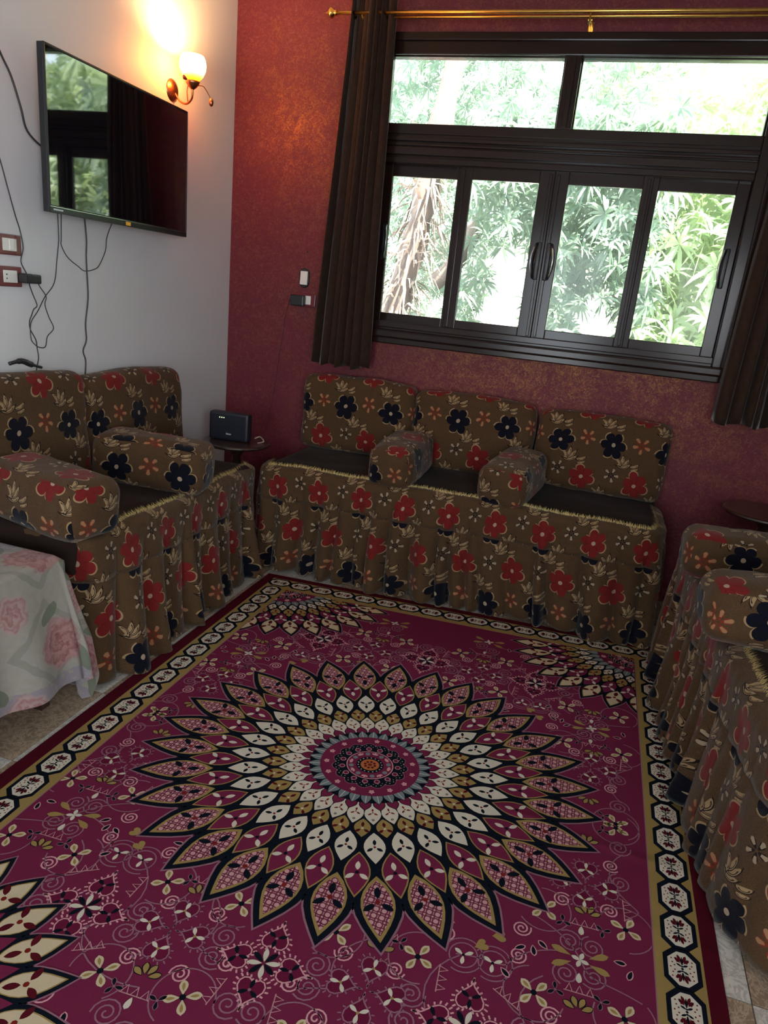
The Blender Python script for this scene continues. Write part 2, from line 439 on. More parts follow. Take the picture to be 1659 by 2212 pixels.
# ------------------------------------------------------------------ the room
def structure(o, label=None):
    o['kind'] = 'structure'
    if label: o['label'] = label
    return o
WIN = (-1.47, .66, 1.31, 2.97)   # opening in the back wall
b = B(); x0, x1, z0, z1 = WIN
b.box(WX0-.2, x0, WY, WY+.22, -.1, CEIL+.1); b.box(x1, WX1+.2, WY, WY+.22, -.1, CEIL+.1)
b.box(x0, x1, WY, WY+.22, -.1, z0); b.box(x0, x1, WY, WY+.22, z1, CEIL+.1)
structure(b.obj('wall_back', 'red'), 'deep red glazed wall with faint gold sponging around the window')
structure(B().box(WX0-.2, WX0, WYB-.2, WY, -.1, CEIL+.1).obj('wall_left', 'white'), 'plain off-white wall carrying the television')
structure(B().box(WX1, WX1+.2, WYB-.2, -2.0, -.1, CEIL+.1).box(WX1, WX1+.2, -.6, WY, -.1, CEIL+.1).box(WX1, WX1+.2, -2.0, -.6, -.1, 1.1).box(WX1, WX1+.2, -2.0, -.6, 2.4, CEIL+.1).obj('wall_right', 'white'))
b = B().box(WX0, -1.3, WYB-.2, WYB, 0, CEIL).box(-.2, WX1, WYB-.2, WYB, 0, CEIL).box(-1.3, -.2, WYB-.2, WYB, 2.5, CEIL).box(-1.3, -.2, WYB-.2, WYB, 0, .5)
structure(b.obj('wall_rear', 'white'))
structure(B().box(WX0, WX1, WYB, WY, CEIL, CEIL+.1).obj('ceiling', 'ceil'))
fl = structure(B().box(WX0, WX1, WYB, WY, -.1, -.004).obj('floor', 'grout'), 'marble floor of pale and brown square tiles laid like a checkerboard')
T = .455; tm = [None, None]
for k in (0, 1):
    bb = B().box(0, T-.003, 0, T-.003, -.012, 0, bev=.0012); tm[k] = bb.me('floor_tile'); tm[k].materials.append(M['tileA' if k == 0 else 'tileB'])
i0, j0 = -2.09-T, 2.03-11*T
for i in range(9):
    for j in range(18):
        xx, yy = i0+i*T, j0+j*T
        if xx < WX0-.4 or xx > WX1-.02 or yy > WY-.02 or yy < WYB-.3: continue
        if xx < WX0 or xx+T > WX1 or yy+T > WY or yy < WYB:       # cut tiles along the walls
            bb = B().box(max(xx, WX0), min(xx+T-.003, WX1), max(yy, WYB), min(yy+T-.003, WY), -.012, 0); me = bb.me('floor_tile')
            me.materials.append(M['tileA' if (i+j) % 2 == 0 else 'tileB']); o = mk('floor_tile', me, None, fl)
        else: o = mk('floor_tile', tm[(i+j) % 2], None, fl, loc=(xx, yy, 0))

# ------------------------------------------------------------------ window
def window():
    S = WY/4.17
    def fx(x): return x*S
    def fz(z): return 1.6+(z-1.6)*S
    w = structure(empty('window_1', (0, 0, 0)), 'wide dark brown aluminium window, two fixed lights over four sliding sashes')
    X0, X1, Z0, Z1 = fx(-1.43), fx(.63), fz(1.33), fz(2.925)
    f = B(); y0, y1 = WY-.035, WY+.07
    xi0, xi1, zi0, zi1 = fx(-1.385), fx(.55), fz(1.44), fz(2.835)
    def frame(b, a0, a1, c0, c1, i0, i1, k0, k1, y0, y1, bev=.004):
        b.box(a0, i0, y0, y1, c0, c1, bev); b.box(i1, a1, y0, y1, c0, c1, bev)
        b.box(i0-.001, i1+.001, y0, y1, c0, k0, bev); b.box(i0-.001, i1+.001, y0, y1, k1, c1, bev)
    frame(f, X0, X1, Z0, Z1, xi0, xi1, zi0, zi1, y0, y1, .006)
    f.obj('window_frame', 'alu', w)
    # raised outer lip of the frame
    f = B(); frame(f, X0-.012, X1+.012, Z0-.012, Z1+.01, X0+.03, X1-.03, Z0+.03, Z1-.03, WY-.052, WY-.034, .006); f.obj('frame_lip', 'alu', w)
    # ridged transom band
    t = B(); zt0, zt1 = fz(2.30), fz(2.505)
    t.box(xi0, xi1, WY-.02, WY+.06, zt0, zt1, .003)
    for (a, c, d) in ((2.452, 2.503, .012), (2.415, 2.436, .026), (2.392, 2.406, .020), (2.345, 2.384, .03), (2.303, 2.335, .016)):
        t.box(xi0, xi1, WY-.02-d, WY-.015, fz(a), fz(c), .005)
    t.obj('transom_band', 'alu', w)
    m = B(); m.box(fx(-.45), fx(-.37), WY-.03, WY+.06, fz(2.50), fz(2.84), .005); m.box(fx(-.425), fx(-.395), WY-.04, WY-.03, fz(2.505), fz(2.835), .004); m.obj('mullion', 'alu', w)
    for (a, c) in ((-1.385, -.45), (-.37, .55)):
        p = B(); frame(p, fx(a), fx(c), fz(2.500), fz(2.84), fx(a)+.008, fx(c)-.008, fz(2.508), fz(2.83), WY-.008, WY+.03, .002)
        bd = p.obj('glazing_bead', 'alu', w)
        B().box(fx(a)+.002, fx(c)-.002, WY+.012, WY+.016, fz(2.503), fz(2.837)).obj('pane', 'glass', bd)
    # sill track with its pale worn edge
    s = B(); s.box(xi0, xi1, WY-.045, WY+.05, fz(1.41), fz(1.447), .005); s.box(X0, X1, WY-.068, WY-.035, fz(1.35), fz(1.40), .012); s.obj('sill_rail', 'alu', w)
    # four sashes, outer pair behind the inner pair
    sash = [(-1.385, -.915, -1.325, -.95, 0, .018, 'l'), (-.93, -.415, -.86, -.495, 1, -.012, 'r'), (-.415, .085, -.34, .035, 1, -.012, 'l'), (.055, .55, .115, .487, 0, .018, 'r')]
    for (a, c, ga, gc, inner, dy, hs) in sash:
        p = B(); ya, yb = WY+dy, WY+dy+.026
        frame(p, fx(a), fx(c), fz(1.43), fz(2.31), fx(ga), fx(gc), fz(1.493), fz(2.242), ya, yb, .004)
        if inner:                                        # overlapping stile with a shadow groove
            p.box(fx(a)+.012, fx(a)+.03, ya-.008, ya+.002, fz(1.45), fz(2.29), .003); p.box(fx(c)-.03, fx(c)-.012, ya-.008, ya+.002, fz(1.45), fz(2.29), .003)
        so = p.obj('sash', 'alu', w)
        B().box(fx(ga)-.006, fx(gc)+.006, WY+dy+.011, WY+dy+.015, fz(1.487), fz(2.248)).obj('pane', 'glass', so)
        # bowed grip handle
        sg = 1 if hs == 'r' else -1
        hx = fx(c)-.028 if hs == 'r' else fx(a)+.028
        if not inner: hx = fx(gc)+.022 if hs == 'r' else fx(ga)-.022
        zc = fz(1.85) if inner else fz(1.89)
        h = B(); h.box(hx-.013, hx+.013, ya-.012, ya, zc-.10, zc+.10, .006)
        h.tube([(hx-sg*(.012+.016*math.sin(PI*t)), ya-.012-.030*math.sin(PI*t)**.6, zc-.09+.18*t) for t in np.linspace(0, 1, 13)], .0085, 8)
        ho = h.obj('handle', 'black', so, smooth=True)
        e = B(); e.tube([(hx-sg*(.016+.016*math.sin(PI*t)), ya-.020-.032*math.sin(PI*t)**.6, zc-.085+.17*t) for t in np.linspace(.03, .97, 13)], .0035, 6)
        e.obj('handle_trim', 'chrome', so, smooth=True)
    return w
window()

# ------------------------------------------------------------------ curtains and rod
def curtain(name, xt0, xt1, xb0, xb1, zt, zb, y, nf, seed, label):
    R = random.Random(seed); nu, nv = 220, 36; v = []; f = []
    ph = np.cumsum([0]+[R.uniform(.6, 1.5) for _ in range(nf)]); ph = ph/ph[-1]
    def fold(s):
        k = min(np.searchsorted(ph, s, side='right')-1, nf-1); k = max(k, 0)
        t = (s-ph[k])/(ph[k+1]-ph[k]); return math.sin(PI*t)**.8, k
    amp = [R.uniform(.6, 1.1) for _ in range(nf)]
    for j in range(nv+1):
        t = j/nv; z = zt+(zb-zt)*t
        for i in range(nu+1):
            s = i/nu; s2 = min(max(s+.012*math.sin(3*t+9*s+seed), 0), 1)
            q, k = fold(s2)
            xa = xt0+(xb0-xt0)*t; xb = xt1+(xb1-xt1)*t
            d = .075*amp[k]*q*(.75+.35*t) + .006*noise.noise(Vector((s*12, t*5, seed)))
            hem = .012*math.sin(s*21+seed)*t**8
            v.append((xa+(xb-xa)*s+.018*math.cos(PI*2*nf*s)*amp[k]*.5+.008*math.sin(4*t+seed), y-d, z+hem))
    for j in range(nv):
        for i in range(nu):
            a = j*(nu+1)+i; f.append((a, a+1, a+nu+2, a+nu+1))
    o = mk(name, pyd(name, v, f), 'curtain', smooth=True)
    m = o.modifiers.new('thickness', 'SOLIDIFY'); m.thickness = .004
    return tag(o, label, 'curtain', 'brown velvet curtains')
S = WY/4.17
curtain('curtain', -1.615, -1.385, -1.70, -1.345, 3.14, 1.155, 4.135, 7, 1, 'dark brown velvet curtain hanging left of the window, hem free of the wall')
curtain('curtain', .66, 1.12, .60, 1.12, 3.14, 1.12, 4.135, 8, 2, 'dark brown velvet curtain hanging right of the window, mostly cut off by the frame')
rod = empty('curtain_rod', (0, 4.10, 3.015)); tag(rod, 'thin brass double curtain rod across the top of the red wall', 'curtain rod')
B().tube([(-1.70, 0, 0), (1.2, 0, 0)], .0095, 12).obj('rod_tube', 'gold', rod, smooth=True)
B().tube([(-1.60, .014, -.017), (1.2, .014, -.017)], .007, 10).obj('inner_rod', 'gold', rod, smooth=True)
B().lathe([(.0, -.065), (.004, -.06), (.012, -.048), (.020, -.038), (.028, -.03), (.024, -.02), (.014, -.012), (.012, -.006), (.016, 0), (.0, .002)], 16, (-1.70, 0, 0), 'x').obj('finial', 'gold', rod, smooth=True)
for bx in (-1.55, -.36, 1.0):
    br = B(); br.box(bx-.012, bx+.012, 0.03, .149, -.03, -.012, .003); br.tube([(bx, 0, -.008), (bx, .02, -.035), (bx, .05, -.03), (bx, .148, -.028)], .005, 8); br.box(bx-.014, bx+.014, .14, .149, -.07, 0, .003)
    br.obj('rod_bracket', 'gold', rod)

# ------------------------------------------------------------------ television
def tv():
    a, c = Vector((-2.243, 2.530, 0)), Vector((-2.256, 3.545, 0))     # near and far lower corners in plan
    cen = (a+c)/2; ang = math.atan2(c.y-a.y, c.x-a.x)
    t = empty('television', (cen.x, cen.y, 1.785), ang); tag(t, 'flat black television hung on the white wall, screen reflecting the window', 'television')
    L = (c-a).length/2; Hh = .605
    B().box(-L, L, 0.0, .03, 0, Hh, .004).obj('casing', 'black', t)
    # screen faces local -y
    B().box(-L+.009, L-.009, -.0012, .002, .028, Hh-.010).obj('screen', 'screen', t)
    bz = B(); bz.box(-L, L, -.004, .001, 0, .022, .0015); bz.box(-L, L, -.004, .001, Hh-.008, Hh, .0015); bz.box(-L, -L+.008, -.004, .001, 0, Hh, .0015); bz.box(L-.008, L, -.004, .001, 0, Hh, .0015)
    bzo = bz.obj('bezel', 'black', t)
    B().box(-L+.003, L-.003, -.0052, -.0038, .0215, .0235).obj('bezel_trim', 'chrome', bzo)
    B().box(-.015+.10-.1, .02, -.0052, -.004, .003, .019).obj('sticker', 'orange', bzo)['label'] = 'small orange energy sticker'
    B().box(-L+.02, -L+.075, -.005, -.0041, .009, .015).obj('brand_print', 'print', bzo)
    B().box(-.3, .3, .03, .06, .08, .42, .01).obj('back_housing', 'black', t)
    b = B(); b.box(-.12, .12, .06, .10, .18, .40, .003); b.obj('wall_bracket', 'black', t)
    return t
tvo = tv()
tvo.rotation_euler[1] = 0
# ------------------------------------------------------------------ wall sconce
def sconce():
    k = 2.38/2.33
    wy, wz = 3.52*k, 1.6+.88*k
    t = empty('wall_sconce', (WX0, wy, wz)); tag(t, 'lit amber glass wall lamp on curled copper arms above the television', 'wall lamp')
    B().lathe([(0, .022), (.022, .020), (.040, .012), (.052, .004), (.054, 0)], 28, (0, 0, 0), 'x').obj('wall_plate', 'copper', t, smooth=True)
    bx, by, bz = .155, -.055, .03                      # cup position, relative
    arm = smooth_path([(.018, 0, -.015), (.05, -.005, -.05), (.10, -.02, -.065), (.145, -.045, -.045), (bx, by, bz-.035)])
    B().tube(arm, .0055, 8).obj('arm', 'copper', t, smooth=True)
    B().tube(smooth_path([(.10, -.01, -.052), (.095, -.01, 0), (.11, -.015, .03), (.13, -.02, .015)]), .003, 6).obj('scroll', 'copper', t, smooth=True)
    B().tube(smooth_path([(bx+.01, by+.01, bz-.02), (bx+.03, by+.05, bz-.01), (bx+.045, by+.08, bz-.04), (bx+.05, by+.09, bz-.055)]), .0025, 6).obj('leaf_stem', 'copper', t, smooth=True); stem = t.children[-1] if False else [o for o in C.objects if o.name.startswith('leaf_stem')][-1]
    B().lathe([(0, -.022), (.008, -.018), (.013, -.004), (.010, .010), (.004, .018), (0, .02)], 10, (bx+.052, by+.094, bz-.07)).obj('leaf_drop', 'copper', stem, smooth=True)
    B().lathe([(0, -.040), (.008, -.038), (.020, -.028), (.032, -.012), (.036, -.002), (.030, 0), (0, .0)], 20, (bx, by, bz)).obj('cup', 'copper', t, smooth=True)
    B().lathe([(0, -.004), (.010, -.002), (.014, .010), (.008, .024), (0, .03)], 10, (bx-.026, by-.026, bz+.002)).obj('petal_ornament', 'maroonp', t, smooth=True)
    prof = [(r_*.87, h_*.9) for r_, h_ in [(.020, 0), (.040, .010), (.060, .032), (.073, .062), (.076, .088), (.070, .115), (.061, .130), (.058, .129), (.066, .113), (.072, .088), (.069, .063), (.056, .034), (.037, .013), (.018, .004)]]
    bb = B().lathe(prof, 36, (bx, by, bz-.004)); me = bb.me('glass_shade')
    l = me.uv_layers.new(name='UVMap')
    for lp in me.loops: l.data[lp.index].uv = (0, (me.vertices[lp.vertex_index].co.z-(bz-.004))/.117)
    so = mk('glass_shade', me, 'shade', t, smooth=True)
    lp = lamp('POINT', 'sconce_bulb', (0, 0, 0), None, 27.0, (1, .56, .22), shadow_soft_size=.022)
    lp.location = (bx-.012, by-.01, bz+.085); lp.parent = t
    B().lathe([(0, 0), (.012, .0), (.014, .03), (.014, .05)], 12, (bx, by, bz)).obj('bulb_holder', 'whitep', t, smooth=True)
sconce()

# ------------------------------------------------------------------ wall plates, chargers, cables
kx = 2.38/2.31; wxp = WX0
def lw(y, z, d=0): return (WX0+d, y*2.38/2.33, 1.6+(z-1.6)*2.38/2.33)
def plate_left(yc, zc, label, socket):
    t = empty('wall_switch' if not socket else 'wall_socket', lw(yc, zc)); tag(t, label, 'switch' if not socket else 'socket')
    w = .062; h = .040
    b = B(); b.box(0, .011, -w, w, -h, h, .004); cp = b.obj('cover_plate', 'maroonp', t)
    B().box(.009, .013, -.036, .036, -.024, .024, .002).obj('insert', 'whitep', cp)
    if not socket: B().box(.012, .016, -.004, .020, -.020, .020, .002).obj('rocker', 'whitep', cp)
    else:
        for dz in (-.008, .008): B().lathe([(0, .0142), (.003, .0142), (.003, .012)], 10, (0, -.020, dz), 'x').obj('socket_hole', 'black', t)
    return t
plate_left(2.392, 1.641, 'maroon framed white light switch on the white wall, upper of two plates', False)
plate_left(2.387, 1.520, 'maroon framed white socket on the white wall below the switch', True)
ch = empty('charger', lw(2.462, 1.518, .013)); tag(ch, 'black charger plugged into the socket on the white wall', 'charger')
B().box(0, .045, -.040, .000, -.020, .019, .006).obj('plug_head', 'black', ch)
B().box(.004, .040, -.002, .050, -.020, .017, .006).obj('charger_body', 'black', ch)
def cable(name, pts, label, d=.012, r=.0028, wall='left', mat='cord', cat='cable', wob=.012):
    P = []
    for i, p in enumerate(pts):
        if wall == 'left': P.append((WX0+d+wob*math.sin(i*1.3)**2, *lw(*p)[1:]))
        else: P.append((p[0]*S, WY-.006, 1.6+(p[1]-1.6)*S))
    o = B().tube(smooth_path(P, 5), r, 7).obj(name, mat, smooth=True); return tag(o, label, cat)
cable('cable', [(2.30, 2.40), (2.347, 2.333), (2.388, 2.289), (2.423, 2.236), (2.457, 2.144), (2.493, 2.071), (2.56, 2.025), (2.62, 2.02)], 'thick black cable running from the left edge up to behind the television', .03, .0042)
cable('cable', [(2.31, 2.03), (2.332, 1.979), (2.359, 1.932), (2.384, 1.843), (2.41, 1.749), (2.437, 1.703), (2.438, 1.635), (2.434, 1.581), (2.455, 1.533), (2.468, 1.491), (2.488, 1.455), (2.498, 1.412), (2.491, 1.395), (2.466, 1.371), (2.46, 1.347), (2.462, 1.313), (2.483, 1.271), (2.499, 1.236), (2.492, 1.194), (2.486, 1.138), (2.483, 1.095)], 'thin black cable passing over both left wall plates and down behind the sofa', .022, .0024)
cable('cable', [(2.64, 1.80), (2.629, 1.702), (2.635, 1.669), (2.619, 1.6), (2.594, 1.507), (2.546, 1.447), (2.491, 1.391), (2.46, 1.34), (2.449, 1.279), (2.468, 1.254), (2.5, 1.239), (2.524, 1.242), (2.551, 1.283), (2.578, 1.318), (2.56, 1.364), (2.54, 1.416), (2.542, 1.45), (2.516, 1.493), (2.506, 1.511)], 'thin black cable looping from the television down and back up into the charger', .032, .0022)
cable('cable', [(2.647, 1.80), (2.629, 1.692), (2.637, 1.662), (2.669, 1.617), (2.729, 1.583), (2.782, 1.566), (2.838, 1.579), (2.884, 1.604), (2.915, 1.665), (2.925, 1.713), (2.947, 1.748), (2.968, 1.80)], 'thin black cable hanging as a wide loop under the television', .045, .0022)
cable('cable', [(2.794, 1.80), (2.791, 1.701), (2.796, 1.63), (2.795, 1.551), (2.793, 1.449), (2.783, 1.338), (2.771, 1.263), (2.76, 1.214), (2.767, 1.168), (2.761, 1.09)], 'thick straight black cable dropping from the television behind the sofa', .04, .0035)
def bw(x, z, d=0): return (x*S, WY-d, 1.6+(z-1.6)*S)
t = empty('wall_switch', bw(-1.822, 1.643)); tag(t, 'narrow black framed white switch on the red wall beside the curtain', 'switch')
b = B(); b.lathe([(.034, 0), (.034, -.008), (.030, -.012), (0, -.012)], 24, (0, 0, .024), 'y'); b.lathe([(.034, 0), (.034, -.008), (.030, -.012), (0, -.012)], 24, (0, 0, -.024), 'y'); b.box(-.034, .034, -.0115, 0, -.026, .026, .001)
b.obj('cover_plate', 'black', t)
B().box(-.024, .024, -.016, -.010, -.040, .040, .002).obj('insert', 'whitep', t)
B().box(-.024, .024, -.018, -.015, -.040, -.016, .001).obj('rocker', 'whitep', t)
tag(B().lathe([(.0, -.010), (.004, -.010), (.006, -.006), (.003, -.004), (.003, 0)], 10, bw(-1.815, 1.795), 'y').obj('nail', 'darkwood'), 'small dark nail in the red wall above the black framed switch', 'nail')
t = empty('wall_socket', bw(-1.808, 1.515)); tag(t, 'maroon framed white socket low on the red wall beside the curtain', 'socket')
B().box(-.070, .070, -.011, 0, -.040, .040, .004).obj('cover_plate', 'maroonp', t)
B().box(-.040, .040, -.0135, -.010, -.026, .026, .002).obj('insert', 'whitep', t)
t = empty('charger', bw(-1.845, 1.510, .013)); tag(t, 'black charger plugged into the socket on the red wall', 'charger')
B().box(-.046, .046, -.040, 0, -.034, .032, .008).obj('charger_body', 'black', t)
B().box(-.052, -.044, -.026, -.014, -.006, .006, .002).obj('strain_relief', 'black', t)
cable('cable', [(-1.890, 1.509), (-1.914, 1.506), (-1.923, 1.466), (-1.941, 1.393), (-1.947, 1.291), (-1.964, 1.186), (-1.975, 1.067), (-1.992, 0.917), (-2.017, 0.762), (-2.038, 0.66)], 'thin dark red cord running down the red wall to the corner table', wall='back', mat='redcord', r=.0022, cat='cable')
o = B().tube(smooth_path([(-2.325, 2.36, 1.175), (-2.31, 2.41, 1.185), (-2.30, 2.45, 1.17), (-2.29, 2.50, 1.155)]), [.008]*6+[.012]*12+[.006]*7, 8).obj('cable_connector', 'black', smooth=True)
tag(o, 'black cable plug lying on top of the left sofa back cushion', 'plug')

# ------------------------------------------------------------------ sofas
def skirt(name, path, zt, parent, seed, amp=.035, flare=.03, band=.10, zb=.008, uscale=1.18, uo=0, calm=0):
    """gathered valance following a plan path; outward = right-hand side of travel"""
    R = random.Random(seed)
    P = smooth_path([(x, y, 0) for x, y in path], 6)
    L = [0]
    for a, c in zip(P, P[1:]): L.append(L[-1]+(c-a).length)
    n = int(L[-1]/.0085); ss = np.linspace(0, L[-1], n)
    px = np.interp(ss, L, [p.x for p in P]); py = np.interp(ss, L, [p.y for p in P])
    tx = np.gradient(px); ty = np.gradient(py); l = np.hypot(tx, ty); nx, ny = ty/l, -tx/l
    kk = np.ones(9)/9; nx = np.convolve(np.pad(nx, 4, 'edge'), kk, 'valid'); ny = np.convolve(np.pad(ny, 4, 'edge'), kk, 'valid')
    cuts = [0]
    while cuts[-1] < L[-1]+.3: cuts.append(cuts[-1]+R.uniform(.055, .17))
    am = [R.uniform(.35, 1.25) for _ in cuts]; sk = [R.uniform(-.5, .5) for _ in cuts]
    nv = 30; V = []; F = []; U = []
    for j in range(nv+1):
        t = max(0, (j-4)/(nv-4)); z = zt+(zb-zt)*t; zz = zt-z+(j-4)*.013*(j < 4)
        g = max(0, (zz-band*.4)/(zt-band*.4))**.7
        for i in range(n):
            s = ss[i]+.035*math.sin(2.2*t+ss[i]*2.1+seed)*g
            k = int(np.searchsorted(cuts, s, side='right')-1); k = max(0, min(k, len(cuts)-2))
            q = (s-cuts[k])/(cuts[k+1]-cuts[k]); q = min(max(q, 0), 1)
            q = q**(2**sk[k]); fd = math.sin(PI*q)**.7*am[k]
            if calm: fd = fd*(1-.75*min(max((ss[i]-(L[-1]-calm))/.4, 0), 1))
            off = .006+flare*t**1.3+amp*(fd-.5)*g+.02*t+.006*noise.noise(Vector((s*5, t*3, seed)))+.004*noise.noise(Vector((s*23, t*9, seed)))
            hem = .012*math.sin(s*9+seed)*t**6 + .01*noise.noise(Vector((s*6, seed, 0)))*t**6
            ztop = .012*noise.noise(Vector((s*4, 3.3, seed)))*(1-t)**2
            if j < 4:
                e = (4-j)/4; off -= .050*e*e+.006*e; z2 = zt+.034*e**.6-.004
            else: z2 = z
            V.append((px[i]+nx[i]*off, py[i]+ny[i]*off, max(z2+hem+ztop, .004))); U.append((uo+s*uscale+.022*fd*g, -zz))
    js = 11; V = V[:(js+1)*n]+V[js*n:]; z0 = (js-4)/(nv-4)*(zt-zb)
    U = [(a+.145, c-.12) for a, c in U[:(js+1)*n]]+[(a*1.0, c+.12) for a, c in U[js*n:]]
    for j in range(nv+1):
        if j == js: continue
        for i in range(n-1):
            a = j*n+i; F.append((a, a+1, a+n+1, a+n))
    o = mk(name, pyd(name, V, F, U), 'floral', parent, smooth=True)
    m = o.modifiers.new('thickness', 'SOLIDIFY'); m.thickness = .003
    # frayed raw edge along the top
    v = []; f = []
    for i in range(0, n-1):
        for q in range(5):
            s = R.random(); x = px[i]*(1-s)+px[i+1]*s; y = py[i]*(1-s)+py[i+1]*s
            ln = R.uniform(.008, .032); dn = R.uniform(-.004, .006); w = .0022
            tt = (tx[i]/l[i], ty[i]/l[i]); sh = R.uniform(-.012, .012)
            zz = zt+.008+.012*noise.noise(Vector((ss[i]*4, 3.3, seed)))
            b0 = (x+nx[i]*(-.036+dn), y+ny[i]*(-.036+dn), zz+.018); k = len(v)
            v += [(b0[0]-tt[0]*w, b0[1]-tt[1]*w, b0[2]), (b0[0]+tt[0]*w, b0[1]+tt[1]*w, b0[2]),
                  (b0[0]-nx[i]*ln+tt[0]*sh, b0[1]-ny[i]*ln+tt[1]*sh, zz+R.uniform(.028, .042))]
            f.append((k, k+1, k+2))
    fr = mk('frayed_edge', pyd('frayed_edge', v, f), 'fringe', o); fr['kind'] = 'stuff'; fr['label'] = 'pale frayed raw edge of the sofa skirt'
    return o
SEATZ = .635
def seat(name, x0, x1, y0, y1, parent, seed):
    sx, sy = x1-x0, y1-y0
    me = softbox(name, sx, sy, .20, .055, 26, (0, 0, .008), .004, seed)
    return mk(name, me, 'seat', parent, loc=((x0+x1)/2, (y0+y1)/2, SEATZ-.205))
def sofa_base(x0, x1, y0, y1, parent):
    B().box(x0+.03, x1-.03, y0+.03, y1-.03, .02, .50, .01).obj('base', 'darkwood', parent)
# left sofa
t = empty('sofa', (0, 0, 0)); tag(t, 'left floral sofa along the white wall, with brown seat and gathered skirt', 'sofa')
sofa_base(-2.37, -1.74, 2.10, 3.42, t)
seat('seat_cushion', -2.37, -1.73, 2.03, 3.44, t, 3)
skirt('skirt', [(-2.0, 2.05), (-1.83, 2.05), (-1.735, 2.06), (-1.705, 2.12), (-1.695, 2.3), (-1.69, 2.6), (-1.70, 2.9), (-1.71, 3.2), (-1.745, 3.45)][::-1][::-1], .595, t, 5, .10, .03)
# back sofa
t = empty('sofa', (0, 0, 0)); tag(t, 'back floral sofa under the window, with brown seat and long gathered skirt', 'sofa')
sofa_base(-1.70, .42, 3.53, 4.24, t)
seat('seat_cushion', -1.715, .43, 3.525, 4.235, t, 8)
skirt('skirt', [(.44, 4.0), (.45, 3.70), (.425, 3.54), (.35, 3.49), (.1, 3.492), (-.4, 3.49), (-.9, 3.495), (-1.4, 3.485), (-1.66, 3.48), (-1.73, 3.52), (-1.745, 3.62)][::-1], .60, t, 11, .105, -.045)
# right sofa
t = empty('sofa', (0, 0, 0)); tag(t, 'right floral sofa, cut off by the frame, its skirt spilling over the rug', 'sofa')
sofa_base(.62, 1.30, 1.80, 3.42, t)
seat('seat_cushion', .60, 1.315, 1.76, 3.46, t, 13)
skirt('skirt', [(1.0, 1.66), (.80, 1.67), (.68, 1.68), (.60, 1.80), (.562, 2.1), (.545, 2.5), (.53, 2.9), (.52, 3.3), (.52, 3.44), (.58, 3.50), (.75, 3.50)][::-1], .60, t, 21, .065, .015, zb=.018, calm=1.0)

def cushion(name, w, hgt, th, x, y, z, rz, tilt, seed, label, group, mat='floral', uvo=(0, 0), cat='cushion'):
    me = softbox(name, w, th, hgt, .05, 20, (.004, .012, .006), .0045, seed, uvo=uvo, sag=.012)
    o = mk(name, me, mat, None, loc=(x, y, z), rot=(tilt, 0, rz)); return tag(o, label, cat, group)
def bolster(w, L, hgt, x, y, z, rz, seed, label, group, uvo=(0, 0), rx=0, ry=0):
    me = softbox('bolster', L, w, hgt, .062, 18, (.006, .006, .010), .005, seed, uvo=uvo, uvrot=True)
    o = mk('bolster', me, 'floral', None, loc=(x, y, z), rot=(rx, ry, rz)); return tag(o, label, 'armrest cushion', group)
gb = 'floral back cushions'
# local -y is the front face; back sofa faces -y
cz = SEATZ-.002
cushion('back_cushion', .715, .46, .145, -1.385, 4.105, cz, 0.0, -.10, 1, 'left floral back cushion of the sofa under the window', gb, uvo=(.06, -.05))
cushion('back_cushion', .715, .45, .145, -.665, 4.10, cz, -.01, -.10, 2, 'middle floral back cushion of the sofa under the window', gb, uvo=(.08, -.07))
cushion('back_cushion', .715, .44, .145, .072, 4.10, cz, -.03, -.10, 3, 'right floral back cushion of the sofa under the window, corner drooping', gb, uvo=(-.07, -.06))
cushion('back_cushion', .76, .475, .145, -2.262, 3.10, cz, PI/2, -.09, 4, 'far floral back cushion of the left sofa, next to the corner table', gb, uvo=(.05, -.02))
cushion('back_cushion', .76, .505, .145, -2.262, 2.33, cz, PI/2, -.09, 5, 'near floral back cushion of the left sofa, under the hanging cables', gb, uvo=(.06, -.02))
gr = 'floral armrest cushions'
bolster(.25, .53, .235, -1.945, 2.80, SEATZ-.012, .24, 1, 'floral bolster on the left sofa, nearer the corner table', gr, (.02, .02), ry=.07)
bolster(.25, .52, .23, -1.935, 2.13, SEATZ-.015, -.17, 2, 'floral bolster on the left sofa, nearer the table with the cloth', gr, (.20, .09), ry=.04)
bolster(.25, .50, .225, -.975, 3.75, SEATZ-.02, -PI/2-.03, 3, 'floral bolster on the back sofa between left and middle back cushions', gr, (.10, .05), ry=.06)
bolster(.25, .50, .225, -.345, 3.735, SEATZ-.02, -PI/2-.16, 4, 'floral bolster on the back sofa between middle and right back cushions', gr, (.04, .12), ry=.06)
bolster(.24, .62, .190, .76, 3.03, SEATZ-.012, PI+.06, 5, 'floral bolster on the right sofa, farther one near the right side table', gr, (.05, .02))
bolster(.24, .62, .205, .765, 2.40, SEATZ-.008, PI+.03, 6, 'floral bolster on the right sofa, nearer to the viewer', gr, (.02, .02))

